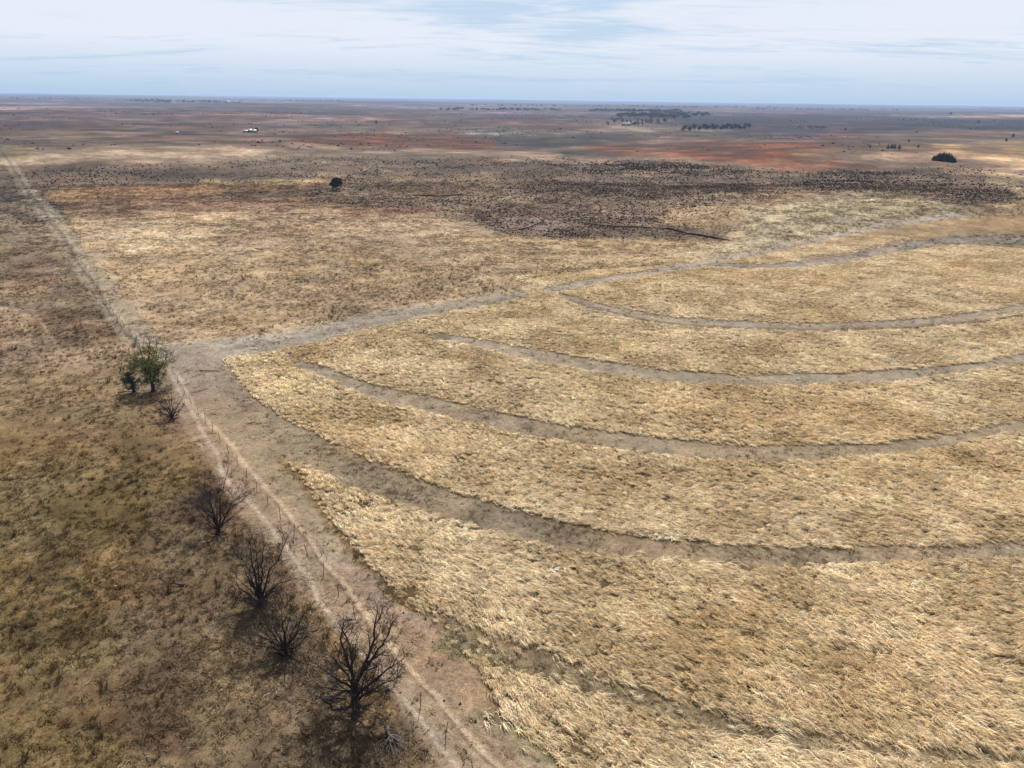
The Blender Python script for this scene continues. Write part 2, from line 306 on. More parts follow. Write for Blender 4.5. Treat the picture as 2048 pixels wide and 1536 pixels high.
# roads
SAND = (164, 142, 122)
L_([(340, 712), (450, 700), (560, 682), (700, 652), (850, 621), (1000, 598), (1050, 589)], [50, 42, 36, 30, 24, 18, 14], 6, (168, 152, 130), .9, tall=0, short=.35)
L_([(420, 706), (560, 684), (700, 655), (850, 624), (1040, 592)], [5, 5, 4, 3], 2, (132, 116, 100), .5)
L_([(1095, 580), (1200, 562), (1300, 545), (1400, 529), (1500, 508), (1600, 489), (1700, 466), (1800, 444), (1940, 428)], [16, 15, 13, 12, 14, 14, 12, 9], 4, (174, 156, 132), .96, tall=0, short=.35)
L_([(780, 520), (960, 538), (1100, 537), (1230, 534), (1330, 526)], [2, 3, 4, 4, 3], 2, (128, 98, 70), .7)
L_([(1540, 515), (1480, 522), (1420, 528)], [10, 8], 4, (156, 138, 112), .6)
L_([(1060, 548), (900, 566), (700, 592), (560, 608)], [4, 5, 4, 3], 3, (176, 148, 108), .5)
# corridor beside the fence
P_([(340, 690), (430, 700), (450, 770), (520, 880), (600, 980), (680, 1080), (760, 1180), (860, 1250), (960, 1350), (1010, 1440), (1120, 1536), (1500, 2000), (1000, 2000), (880, 1536), (800, 1420), (740, 1320), (660, 1250), (600, 1180), (560, 1110), (480, 1030), (430, 950), (400, 880), (350, 830), (340, 760)], 12, (164, 142, 118), .93, tall=0, short=.14, thin=True)
P_([(470, 830), (530, 890), (600, 980), (660, 1060), (740, 1150), (800, 1200), (740, 1170), (640, 1060), (520, 950), (450, 870)], 10, (158, 145, 114), .5)
P_([(360, 735), (400, 742), (420, 800), (400, 830), (380, 780)], 8, (170, 142, 120), .5)
P_([(600, 1060), (700, 1130), (800, 1210), (860, 1260), (820, 1270), (740, 1200), (640, 1110)], 10, (166, 146, 132), .6)
P_([(780, 1230), (880, 1250), (940, 1330), (1000, 1420), (930, 1430), (860, 1370), (790, 1300)], 14, (168, 138, 110), .6)
P_([(820, 1400), (940, 1420), (1060, 1540), (1160, 1700), (900, 1700)], 14, (168, 144, 116), .6)
P_([(880, 1250), (980, 1290), (1060, 1340), (960, 1340), (880, 1300)], 12, (142, 134, 102), .6, tall=.12)
P_([(930, 1420), (1010, 1420), (1120, 1500), (1140, 1560), (1040, 1500)], 12, (150, 142, 104), .6, tall=.2)
LT = [(335, 735), (352, 772), (378, 812), (398, 850), (418, 882), (440, 920), (448, 950), (466, 978), (500, 1008), (530, 1040), (552, 1066), (574, 1096), (582, 1118), (608, 1142), (622, 1168), (642, 1206), (668, 1240), (700, 1282), (760, 1350), (800, 1392), (850, 1450), (900, 1516), (960, 1600), (1100, 1800)]
L_(LT, [5, 7, 8, 8, 9, 9, 9, 9], 4, (198, 178, 156), .9, tall=0, short=0)
L_([(335, 850), (368, 852), (392, 876), (404, 900)], [4, 7, 6], 4, (176, 154, 132), .6)
RT = [(352, 745), (376, 790), (398, 826), (424, 850), (450, 870), (468, 900), (490, 930), (520, 962), (545, 990), (572, 1022), (598, 1056), (626, 1080), (640, 1112), (662, 1146), (690, 1172), (712, 1208), (734, 1240), (770, 1284), (800, 1320), (850, 1370), (900, 1432), (950, 1490), (1010, 1550), (1100, 1650), (1300, 1850)]
L_(RT, [5, 8, 9, 10, 13, 15, 16, 18], 4, (202, 178, 148), .92, tall=0, short=0)
off = lambda P, dx_, dy_: [(p[0] + dx_, p[1] + dy_) for p in P]
L_([p for p in off(RT, -5, 3) if p[1] > 985 and p[1] < 1900], [3, 5, 6, 7, 8], 3, (104, 80, 60), .65)
L_([p for p in off(RT, 14, -6) if p[1] > 930 and p[1] < 1260], [4, 6, 8], 4, (178, 156, 136), .5)
L_([(p[0] + 16 + 5 * math.sin(i_ * 1.1), p[1]) for i_, p in enumerate(LT) if p[1] > 850], [3, 5, 5, 5], 3, (184, 162, 140), .5)
L_([(p[0] - 22 + 6 * math.sin(i_ * .9), p[1]) for i_, p in enumerate(RT) if p[1] > 900], [3, 4, 5, 6], 3, (182, 160, 136), .5)
L_([(p[0] + 34 + 7 * math.sin(i_ * .7), p[1]) for i_, p in enumerate(RT) if p[1] > 1000], [4, 5, 7, 8], 4, (180, 156, 132), .4)
L_([(418, 742), (440, 790), (448, 830), (446, 858)], [4, 5, 4], 3, (178, 158, 124), .6)
L_([(400, 744), (436, 744)], [2, 2], 2, (80, 66, 52), .7)
# the far leg of the track, up the left side
P_([(300, 700), (335, 700), (286, 640), (246, 590), (200, 530), (155, 470), (117, 425), (80, 390), (44, 345), (20, 320), (-10, 290), (-10, 300), (10, 330), (40, 380), (75, 430), (110, 480), (160, 560), (210, 630), (250, 690)], 8, (160, 144, 118), .7, short=.35, shrub=0, thin=True)
FL = [(-20, 280), (2, 302), (22, 332), (58, 390), (96, 436), (132, 486), (166, 536), (200, 592), (236, 646), (262, 676)]
L_(FL, [2, 3, 4, 5, 5, 6], 2.5, (112, 98, 86), .75)
L_([(p[0] + 7 + p[1] * .012, p[1]) for p in FL], [2, 3, 5, 6, 8], 3, (178, 160, 136), .7)
L_([(262, 676), (240, 700), (120, 720), (-100, 750)], [14, 10, 8], 7, (164, 142, 112), .5)
for ln in ([(505, 650), (516, 610), (530, 572)], [(400, 640), (412, 600), (420, 570)], [(22, 600), (45, 650), (66, 700)], [(80, 640), (110, 690), (150, 730)], [(54, 960), (50, 1060), (60, 1120)],
           [(505, 650), (540, 590), (600, 560)], [(10, 610), (30, 680), (40, 720)], [(1480, 436), (1600, 450), (1740, 442)]):
    L_(ln, [4, 5, 3], 3, (184, 158, 124), .45)
L_([(1930, 470), (1840, 444), (1760, 400), (1700, 388)], [3, 3, 2], 3, (196, 176, 134), .5)

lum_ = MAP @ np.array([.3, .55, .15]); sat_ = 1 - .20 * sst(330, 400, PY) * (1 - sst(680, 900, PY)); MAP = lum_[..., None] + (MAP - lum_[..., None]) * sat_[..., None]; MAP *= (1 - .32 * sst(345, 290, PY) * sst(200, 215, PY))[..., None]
def sample(arr, u, v):
    fx = np.clip((u - GX0) / GS, 0, len(gx) - 1.001); fy = np.clip((v - GY0) / GS, 0, len(gy) - 1.001)
    ix = fx.astype(int); iy = fy.astype(int); tx = fx - ix; ty = fy - iy
    if arr.ndim == 3: tx = tx[..., None]; ty = ty[..., None]
    return (arr[iy, ix] * (1 - tx) + arr[iy, ix + 1] * tx) * (1 - ty) + (arr[iy + 1, ix] * (1 - tx) + arr[iy + 1, ix + 1] * tx) * ty

KALB = 2.65                   # how bright a unit albedo shows in this light
def tint_at(x, y, z, rough=1.0):
    """base colour (albedo) of the land at a ground point"""
    u, v = to_px(x, y, z)
    behind = y < 5
    v = np.where(behind, 1800.0, v); u = np.where(behind, 300.0, u)
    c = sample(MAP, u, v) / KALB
    r = np.hypot(x, y); foot = r * r / (H0 * FPX) * 2
    n = 0
    for wl_, am, s in ((0.9, .20, 1), (2.6, .20, 2), (7, .16, 3), (21, .13, 4), (60, .10, 5), (170, .10, 6), (520, .12, 7), (1600, .12, 8)):
        att = np.clip((14.0 if wl_ > 15 else 4.0) * wl_ / (foot + .2), 0, 1) * np.where(wl_ > 100, sst(200, 1500, r), 1.0)
        n = n + am * (1 + (3.4 if wl_ > 15 else .6) * sst(150, 700, r)) * att * vn(x / wl_, y / wl_, 200 + s) 
    w = 0.06 * fbm(x / 9, y / 9, 300, 3) * (1 - sst(300, 900, r)) + .10 * fbm(x / 200, y / 200, 305, 3) * sst(400, 900, r)
    veg = np.maximum(sample(SHORT, u, v), sample(TALL, u, v)); veg = np.maximum(veg, sst(150, 300, r))
    f = np.exp(n * 1.25 * rough * (.3 + .7 * veg))
    c = c * (1 + .22 * sample(SHORT, u, v) * (1 - sst(300, 480, r)))[..., None]
    c = c * f[..., None]
    fr = sst(450, 1200, r); h1 = vn(x / 90, y / 60, 801) + .8 * vn(x / 330, y / 200, 802); h2 = vn(x / 130, y / 70, 803) + .8 * vn(x / 420, y / 260, 804)
    c = c * np.stack([1 + .13 * h1 * fr, 1 + .05 * h2 * fr, 1 - .09 * h1 * fr + .08 * h2 * fr], -1)
    return c * np.stack([1 + w, np.ones_like(w), 1 - 1.3 * w], -1)

# ------------------------------------------------------------------ helpers
def tag(o, label=None, cat=None, group=None, kind=None):
    if label: o['label'] = label
    if cat: o['category'] = cat
    if group: o['group'] = group
    if kind: o['kind'] = kind
    return o
def link(o, parent=None):
    COL.objects.link(o)
    if parent is not None: o.parent = parent
    return o
def meshobj(name, me, parent=None, mat=None):
    if mat is not None and len(me.materials) == 0: me.materials.append(mat)
    return link(bpy.data.objects.new(name, me), parent)
def empty(name, loc, rz=0, sc=1):
    o = bpy.data.objects.new(name, None); COL.objects.link(o); o.location = loc; o.rotation_euler = (0, 0, rz)
    o.scale = (sc, sc, sc); o.empty_display_size = .2
    return o
def copy_tree(o, parent=None):
    c = o.copy(); COL.objects.link(c); c.parent = parent
    for ch in list(o.children): copy_tree(ch, c)
    return c
def fast_mesh(name, V, F, smooth=False):
    """V (n,3); F (m,3) or (m,4)"""
    V = np.asarray(V, np.float32); F = np.asarray(F, np.int32); k = F.shape[1]
    me = bpy.data.meshes.new(name)
    me.vertices.add(len(V)); me.vertices.foreach_set('co', V.ravel())
    me.loops.add(F.size); me.loops.foreach_set('vertex_index', F.ravel())
    me.polygons.add(len(F)); me.polygons.foreach_set('loop_start', np.arange(0, F.size, k, dtype=np.int32))
    me.polygons.foreach_set('loop_total', np.full(len(F), k, np.int32))
    if smooth: me.polygons.foreach_set('use_smooth', np.ones(len(F), bool))
    me.update(calc_edges=True); me.validate(); return me
def tubes(segs, sides=4, name='tube'):
    """segs: rows of p0, p1, r0, r1"""
    A = np.array([[*p0, *p1, r0, r1] for p0, p1, r0, r1 in segs], float)
    p0, p1, r0, r1 = A[:, :3], A[:, 3:6], A[:, 6], A[:, 7]
    d = p1 - p0; L = np.linalg.norm(d, axis=1, keepdims=True) + 1e-9; d /= L
    up = np.where(np.abs(d[:, 2:3]) > .9, [[1., 0, 0]], [[0, 0, 1.]])
    a_ = np.cross(d, up); a_ /= np.linalg.norm(a_, axis=1, keepdims=True); b_ = np.cross(d, a_)
    th = np.arange(sides) / sides * 2 * np.pi
    ring = np.cos(th)[None, :, None] * a_[:, None] + np.sin(th)[None, :, None] * b_[:, None]
    V = np.concatenate([(p0 - d * r0[:, None] * .3)[:, None] + ring * r0[:, None, None], (p1 + d * r1[:, None] * .3)[:, None] + ring * r1[:, None, None]], 1)
    n = len(A); i = np.arange(sides); j = (i + 1) % sides
    q = np.stack([i, j, j + sides, i + sides], 1)
    F = (q[None] + (np.arange(n) * 2 * sides)[:, None, None]).reshape(-1, 4)
    F = F[:, ::-1]
    return fast_mesh(name, V.reshape(-1, 3), F, True)

# ------------------------------------------------------------------ materials
def mat_new(name):
    m = bpy.data.materials.new(name); m.use_nodes = True; nt = m.node_tree; nt.nodes.clear()
    out = nt.nodes.new('ShaderNodeOutputMaterial'); return m, nt.nodes, nt.links, out
def mat_simple(name, col, rough=.9, noise=0, nscale=6, spec=.1, bump=0):
    m, n, l, out = mat_new(name); b = n.new('ShaderNodeBsdfPrincipled'); l.new(b.outputs[0], out.inputs[0])
    b.inputs['Roughness'].default_value = rough; b.inputs['Specular IOR Level'].default_value = spec
    b.inputs['Base Color'].default_value = (*col, 1)
    if noise:
        t = n.new('ShaderNodeTexCoord'); x = n.new('ShaderNodeTexNoise'); x.inputs['Scale'].default_value = nscale; x.inputs['Detail'].default_value = 6
        l.new(t.outputs['Object'], x.inputs['Vector'])
        r = n.new('ShaderNodeMapRange'); r.inputs['From Min'].default_value = .3; r.inputs['From Max'].default_value = .7
        r.inputs['To Min'].default_value = 1 - noise; r.inputs['To Max'].default_value = 1 + noise; l.new(x.outputs['Fac'], r.inputs['Value'])
        mx = n.new('ShaderNodeVectorMath'); mx.operation = 'SCALE'; mx.inputs[0].default_value = col; l.new(r.outputs[0], mx.inputs['Scale'])
        l.new(mx.outputs[0], b.inputs['Base Color'])
        if bump:
            bp = n.new('ShaderNodeBump'); bp.inputs['Strength'].default_value = bump; bp.inputs['Distance'].default_value = .02
            l.new(x.outputs['Fac'], bp.inputs['Height']); l.new(bp.outputs[0], b.inputs['Normal'])
    return m
def mat_ground():
    m, n, l, out = mat_new('prairie_soil'); b = n.new('ShaderNodeBsdfPrincipled'); l.new(b.outputs[0], out.inputs[0])
    b.inputs['Roughness'].default_value = .95; b.inputs['Specular IOR Level'].default_value = .05
    at = n.new('ShaderNodeAttribute'); at.attribute_name = 'tint'
    t = n.new('ShaderNodeTexCoord'); cur = at.outputs['Color']; fac = []
    for sc, lo, hi, det in ((9.0, .62, 1.40, 3), (2.2, .74, 1.26, 4), (.45, .82, 1.18, 3)):
        x = n.new('ShaderNodeTexNoise'); x.inputs['Scale'].default_value = sc; x.inputs['Detail'].default_value = det; x.inputs['Roughness'].default_value = .62
        l.new(t.outputs['Object'], x.inputs['Vector'])
        r = n.new('ShaderNodeMapRange'); r.inputs['From Min'].default_value = .32; r.inputs['From Max'].default_value = .68
        r.inputs['To Min'].default_value = lo; r.inputs['To Max'].default_value = hi; l.new(x.outputs['Fac'], r.inputs['Value'])
        mx = n.new('ShaderNodeVectorMath'); mx.operation = 'SCALE'; l.new(cur, mx.inputs[0]); l.new(r.outputs[0], mx.inputs['Scale']); cur = mx.outputs[0]; fac.append(x)
    l.new(cur, b.inputs['Base Color'])
    bp = n.new('ShaderNodeBump'); bp.inputs['Strength'].default_value = .7; bp.inputs['Distance'].default_value = .06
    l.new(fac[0].outputs['Fac'], bp.inputs['Height'])
    bp2 = n.new('ShaderNodeBump'); bp2.inputs['Strength'].default_value = .6; bp2.inputs['Distance'].default_value = .25
    l.new(fac[1].outputs['Fac'], bp2.inputs['Height']); l.new(bp.outputs[0], bp2.inputs['Normal']); l.new(bp2.outputs[0], b.inputs['Normal'])
    return m
def mat_blade(name, trans=.35):
    m, n, l, out = mat_new(name)
    at = n.new('ShaderNodeAttribute'); at.attribute_type = 'INSTANCER'; at.attribute_name = 'tint'
    bl = n.new('ShaderNodeAttribute'); bl.attribute_name = 'blade'
    mx = n.new('ShaderNodeVectorMath'); mx.operation = 'SCALE'; l.new(at.outputs['Color'], mx.inputs[0]); l.new(bl.outputs['Fac'], mx.inputs['Scale'])
    d = n.new('ShaderNodeBsdfDiffuse'); tr = n.new('ShaderNodeBsdfTranslucent'); ms = n.new('ShaderNodeMixShader'); ms.inputs[0].default_value = trans
    l.new(mx.outputs[0], d.inputs['Color']); l.new(mx.outputs[0], tr.inputs['Color'])
    l.new(d.outputs[0], ms.inputs[1]); l.new(tr.outputs[0], ms.inputs[2]); l.new(ms.outputs[0], out.inputs[0])
    return m
def mat_leaf(name, col, var=.4, trans=.3):
    m, n, l, out = mat_new(name)
    bl = n.new('ShaderNodeAttribute'); bl.attribute_name = 'blade'
    mx = n.new('ShaderNodeVectorMath'); mx.operation = 'SCALE'; mx.inputs[0].default_value = col; l.new(bl.outputs['Fac'], mx.inputs['Scale'])
    d = n.new('ShaderNodeBsdfDiffuse'); tr = n.new('ShaderNodeBsdfTranslucent'); ms = n.new('ShaderNodeMixShader'); ms.inputs[0].default_value = trans
    l.new(mx.outputs[0], d.inputs['Color']); l.new(mx.outputs[0], tr.inputs['Color'])
    l.new(d.outputs[0], ms.inputs[1]); l.new(tr.outputs[0], ms.inputs[2]); l.new(ms.outputs[0], out.inputs[0])
    return m
M_ground = mat_ground()
M_tall = mat_blade('cured_grass', .38); M_short = mat_blade('pasture_grass', .25); M_scrub = mat_blade('sage_twigs', .1)
M_char = mat_simple('charred_bark', (.020, .016, .016), .9, .5, 3, .15, .4)
M_greybark = mat_simple('weathered_bark', (.11, .095, .085), .9, .5, 4, .1, .4)
M_bark = mat_simple('dark_bark', (.045, .035, .03), .95, .4, 4)
M_post = mat_simple('weathered_post', (.06, .05, .045), .95, .4, 10)
M_wire = mat_simple('rusty_wire', (.12, .08, .06), .6)
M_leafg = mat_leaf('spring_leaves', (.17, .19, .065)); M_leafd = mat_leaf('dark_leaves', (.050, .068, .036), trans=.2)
M_cedar = mat_leaf('cedar_needles', (.011, .018, .011), trans=.05); M_grove = mat_leaf('grove_leaves', (.026, .046, .026), trans=.2)
M_graywood = mat_leaf('bare_far_twigs', (.06, .055, .05), trans=.1)
M_bank = mat_simple('cut_soil', (.05, .036, .028), .95, .4, 1.2)
M_white = mat_simple('white_paint', (.30, .30, .30), .6, .05, 1); M_roof = mat_simple('pale_metal_roof', (.28, .28, .29), .45, .08, .6, .4)
M_glass = mat_simple('dark_glass', (.02, .025, .03), .15, spec=.5); M_greyw = mat_simple('grey_boards', (.22, .2, .18), .9, .2, 2)
M_stone = mat_simple('dusty_stone', (.16, .12, .10), .95, .3, 5)

# ------------------------------------------------------------------ ground
def build_ground():
    v_rows = np.concatenate([np.arange(2300, 1560, -12.0), np.arange(1560, 330, -2.0), np.arange(330, 222, -1.0), np.arange(222, 202.9, -0.5)])
    dep = np.arctan((v_rows - 768) / FPX) + math.radians(PITCH) 
    dep = np.minimum(dep, math.radians(62)); r = H0 / np.tan(dep); r = r[(r > 0)]; r = np.unique(np.round(r, 4))
    r = np.concatenate([[.5, 6, 12, 17], r[r > 21], ])
    far = r[-1]; r = np.concatenate([r, np.geomspace(far * 1.05, 34000, 24)]) if far < 33000 else r
    th = np.concatenate([np.linspace(-180, -54, 32)[:-1], np.linspace(-54, -37, 90)[:-1], np.linspace(-37, 37, 830), np.linspace(37, 54, 90)[1:], np.linspace(54, 180, 32)[1:-1]])
    th = np.radians(th); nT = len(th); nR = len(r)
    X = np.sin(th)[None] * r[:, None]; Y = np.cos(th)[None] * r[:, None]
    Z = height(X, Y)
    V = np.stack([X, Y, Z], -1).reshape(-1, 3)
    i = np.arange(nR - 1)[:, None]; j = np.arange(nT)[None]; jn = (j + 1) % nT
    F = np.stack([i * nT + j, (i + 1) * nT + j, (i + 1) * nT + jn, i * nT + jn], -1).reshape(-1, 4)[:, ::-1]
    me = fast_mesh('ground', V, F, True)
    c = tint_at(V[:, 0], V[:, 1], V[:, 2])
    # browner litter under standing grass, its colour darkened for shade between the tufts
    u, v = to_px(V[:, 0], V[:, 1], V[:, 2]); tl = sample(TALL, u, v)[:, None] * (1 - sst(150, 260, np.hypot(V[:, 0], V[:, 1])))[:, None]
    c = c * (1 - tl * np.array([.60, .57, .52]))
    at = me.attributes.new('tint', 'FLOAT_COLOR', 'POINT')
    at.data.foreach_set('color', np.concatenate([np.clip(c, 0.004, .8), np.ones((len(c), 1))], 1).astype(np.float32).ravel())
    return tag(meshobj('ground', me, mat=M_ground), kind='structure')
build_ground()

# ------------------------------------------------------------------ tufts
def tuft(seed, nb, L, w, h, spread, fan, up=0.0, seg=3, jit=.25):
    rg = np.random.default_rng(seed); V = []; F = []; B = []
    for b in range(nb):
        a_ = rg.normal(0, fan); l_ = L * rg.uniform(.55, 1.15); bx, by = rg.normal(0, spread, 2); hh = h * rg.uniform(.4, 1.25)
        dx_, dy_ = math.cos(a_), math.sin(a_); ww = w * rg.uniform(.6, 1.3); br = rg.uniform(.42, 1.5); k0 = len(V)
        cv = rg.normal(0, jit)
        for s in range(seg + 1):
            t = s / seg; ang = a_ + cv * t; x = bx + math.cos(ang) * l_ * t; y = by + math.sin(ang) * l_ * t
            z = hh * (up * t + (1 - up) * min(t * 2.6, 1.0) * (1 - .38 * t))
            wd = ww * (1 - .75 * t) / 2; px, py = -math.sin(ang), math.cos(ang)
            tw = rg.uniform(-.6, .6)
            if s < seg:
                V += [(x + px * wd, y + py * wd, z + wd * tw), (x - px * wd, y - py * wd, z - wd * tw)]; B += [br, br]
            else: V.append((x, y, z)); B.append(br * 1.1)
        for s in range(seg - 1): q = k0 + 2 * s; F += [(q, q + 1, q + 3), (q, q + 3, q + 2)]
        q = k0 + 2 * (seg - 1); F.append((q, q + 1, q + 2))
    me = fast_mesh('tuft', V, F); at = me.attributes.new('blade', 'FLOAT', 'POINT'); at.data.foreach_set('value', np.array(B, np.float32)); return me
def shrub_mesh(seed, n=60):
    rg = np.random.default_rng(seed); V = []; F = []; B = []
    for b in range(n):
        d = rg.normal(size=3); d[2] = abs(d[2]) * .8 + .15; d /= np.linalg.norm(d); r_ = rg.uniform(.55, 1.0)
        c = d * r_ * np.array([.5, .5, .62]); t = np.cross(d, rg.normal(size=3)); t /= np.linalg.norm(t); s = rg.uniform(.08, .17); k0 = len(V)
        V += [tuple(c * .35 + t * .02), tuple(c + t * s), tuple(c + d * s * .9), tuple(c - t * s)]; F += [(k0, k0 + 1, k0 + 2), (k0, k0 + 2, k0 + 3)]; B += [rg.uniform(.5, 1.4)] * 4
    me = fast_mesh('shrub', V, F); at = me.attributes.new('blade', 'FLOAT', 'POINT'); at.data.foreach_set('value', np.array(B, np.float32)); return me

def scatter(name, pts, rot, scl, idx, tint, meshes, mat, label, cat):
    vc = bpy.data.collections.new(name + '_variants')
    for k, me in enumerate(meshes):
        me.materials.append(mat); vc.objects.link(bpy.data.objects.new('%s_variant_%02d' % (name, k), me))
    me = bpy.data.meshes.new(name); me.vertices.add(len(pts)); me.vertices.foreach_set('co', np.asarray(pts, np.float32).ravel())
    a_ = me.attributes.new('rot', 'FLOAT_VECTOR', 'POINT'); a_.data.foreach_set('vector', np.asarray(rot, np.float32).ravel())
    a_ = me.attributes.new('scl', 'FLOAT_VECTOR', 'POINT'); a_.data.foreach_set('vector', np.asarray(scl, np.float32).ravel())
    a_ = me.attributes.new('pick', 'INT', 'POINT'); a_.data.foreach_set('value', np.asarray(idx, np.int32))
    a_ = me.attributes.new('tint', 'FLOAT_COLOR', 'POINT'); a_.data.foreach_set('color', np.concatenate([np.clip(tint, .003, .8), np.ones((len(tint), 1))], 1).astype(np.float32).ravel())
    o = meshobj(name, me); me.materials.append(mat)
    ng = bpy.data.node_groups.new(name + '_scatter', 'GeometryNodeTree')
    ng.interface.new_socket('Geometry', in_out='INPUT', socket_type='NodeSocketGeometry'); ng.interface.new_socket('Geometry', in_out='OUTPUT', socket_type='NodeSocketGeometry')
    n, l = ng.nodes, ng.links; gi = n.new('NodeGroupInput'); go = n.new('NodeGroupOutput')
    ci = n.new('GeometryNodeCollectionInfo'); ci.inputs['Collection'].default_value = vc; ci.inputs['Separate Children'].default_value = True; ci.inputs['Reset Children'].default_value = True
    ip = n.new('GeometryNodeInstanceOnPoints'); ip.inputs['Pick Instance'].default_value = True
    l.new(gi.outputs[0], ip.inputs['Points']); l.new(ci.outputs[0], ip.inputs['Instance'])
    def na(nm, ty):
        q = n.new('GeometryNodeInputNamedAttribute'); q.data_type = ty; q.inputs['Name'].default_value = nm; return q.outputs[0]
    l.new(na('pick', 'INT'), ip.inputs['Instance Index']); l.new(na('rot', 'FLOAT_VECTOR'), ip.inputs['Rotation']); l.new(na('scl', 'FLOAT_VECTOR'), ip.inputs['Scale'])
    l.new(ip.outputs[0], go.inputs[0])
    md = o.modifiers.new('scatter', 'NODES'); md.node_group = ng
    return tag(o, label, cat, kind='stuff')

rng = np.random.default_rng(7)
def candidates(n, r0, r1, pw=1.0, a0=-43, a1=43):
    """points in the wedge ahead; pw<2 puts more of them near"""
    q = rng.uniform(0, 1, n); r = (r0 ** pw + q * (r1 ** pw - r0 ** pw)) ** (1 / pw); t = np.radians(rng.uniform(a0, a1, n))
    return np.sin(t) * r, np.cos(t) * r
# tall lodged grass
x, y = candidates(490000, 24, 255, 1.55, -30, 53)
z = height(x, y); u, v = to_px(x, y, z)
# jittered edge so the stand does not end on a ruled line
eu, ev = u + 3.5 * fbm(x / 1.6, y / 1.6, 401, 2), v + 1.6 * fbm(x / 1.6, y / 1.6, 405, 2)
dens = sample(TALL, eu, ev) * (u > -300) * (y > 8)
al_, ac_ = x * .788 - y * .616, x * .616 + y * .788; gap = .1 * fbm(x / 3.2, y / 3.2, 410, 2) + .8 * vn(al_ / .85, ac_ / .36, 415) + .22 * vn(al_ / 2.2, ac_ / .8, 416) + .35 * vn(al_ / .4, ac_ / .22, 417)
keep = rng.uniform(0, 1, len(x)) < sst(.1, .75, dens + .12 * fbm(x / 2.5, y / 2.5, 419, 2)) * sst(-.85, .02, gap)
x, y, z = x[keep], y[keep], z[keep]; r = np.hypot(x, y); n_ = len(x)
print('tall', n_)
big = fbm(x / 16, y / 16, 420, 3); big2 = fbm(x / 5, y / 5, 430, 3)
ang = math.radians(-38) + .55 * fbm(x / 14, y / 14, 440, 2) + .3 * fbm(x / 3.5, y / 3.5, 445, 2) + rng.normal(0, .16, n_) - .25 * sst(60, 160, r)
c = tint_at(x, y, z, .6) * 1.0
pale = lin((243, 224, 190)) / KALB * 2.2; gold = lin((209, 180, 132)) / KALB * 2.2
wm = sst(-.9, .6, .55 * big + .5 * big2 + rng.normal(0, .25, n_))[:, None]
c = c * 2.0 * .3 + (pale * wm + gold * (1 - wm)) * .7
c *= np.exp(rng.normal(0, .2, (n_, 1)) + .18 * big2[:, None])
dull = (rng.uniform(0, 1, n_) < .05)[:, None]; c = np.where(dull, c * np.array([.95, .98, 1.08]), c)
sc = rng.uniform(.5, .82, n_) * (.85 + .35 * sst(-.4, .4, big2))
up = rng.uniform(.8, 1.35, n_)
scatter('cured_tall_grass', np.stack([x, y, z - .02], -1), np.stack([rng.normal(0, .06, n_), rng.normal(0, .06, n_), ang], -1), np.stack([sc, sc, sc * up], -1),
        rng.integers(0, 8, n_), c * 1.0, [tuft(50 + k, 20, 1.1, .052, .42, .16, .24, jit=.16) for k in range(5)] + [tuft(66, 9, 1.7, .045, .5, .3, .3, jit=.12)] + [tuft(70 + k, 20, .8, .06, .6, .2, .9, .3) for k in range(2)],
        M_tall, 'tall straw coloured cured grass lying in combed swirls between the mown terrace strips', 'grass')
# short pasture grass and stubble
xs, ys = candidates(390000, 22, 420, 1.15, -52, 50)
z = height(xs, ys); u, v = to_px(xs, ys, z); r = np.hypot(xs, ys)
dens = sample(SHORT, u, v) * np.clip(.55 + 1.1 * fbm(xs / 6, ys / 6, 500, 3), .12, 1)
keep = (rng.uniform(0, 1, len(xs)) < dens) & (u > -900) & (u < 2700) & (ys > 8)
xs, ys, z, r = xs[keep], ys[keep], z[keep], r[keep]; n_ = len(xs); print('short', n_)
c = tint_at(xs, ys, z, 1.15) * np.exp(rng.normal(.06, .36, (n_, 1)))
sc = np.clip(np.exp(rng.normal(-.15, .33, n_)), .4, 1.9) * (1 + 1.1 * sst(80, 400, r))
scatter('pasture_grass', np.stack([xs, ys, z - .01], -1), np.stack([rng.normal(0, .1, n_), rng.normal(0, .1, n_), rng.uniform(-1.4, .6, n_)], -1), np.stack([sc, sc, sc * .9], -1),
        rng.integers(0, 5, n_), c, [tuft(90 + k, 13, .34, .045, .17, .15, 1.4, .55, 2) for k in range(5)], M_short, 'short patchy brown pasture grass west of the track and beyond the junction', 'grass')
xs, ys = candidates(13000, 27, 200, 1.35, -43, 8); z = height(xs, ys); u, v = to_px(xs, ys, z); r = np.hypot(xs, ys)
keep = (rng.uniform(0, 1, len(xs)) < sample(SHORT, u, v) ** 2 * sst(-.4, .5, fbm(xs / 9, ys / 9, 560, 3))) & (u > -300) & (v < 1900) & (sample(SHORT, u, v) > .6)
xs, ys, z, u, v = xs[keep], ys[keep], z[keep], u[keep], v[keep]; n_ = len(xs)
c = tint_at(xs, ys, z, 1.0) * np.exp(rng.normal(.3, .4, (n_, 1))); sc = np.clip(np.exp(rng.normal(-.15, .35, n_)), .5, 2.0)
scatter('pasture_tussocks', np.stack([xs, ys, z - .01], -1), np.stack([rng.normal(0, .1, n_), rng.normal(0, .1, n_), rng.uniform(0, 6.28, n_)], -1), np.stack([sc, sc, sc], -1),
        rng.integers(0, 4, n_), c, [tuft(120 + k, 26, .36, .04, .42, .09, 2.2, .6, 2) for k in range(4)], M_short, 'rougher upright tussocks scattered through the brown western pasture', 'tussocks')
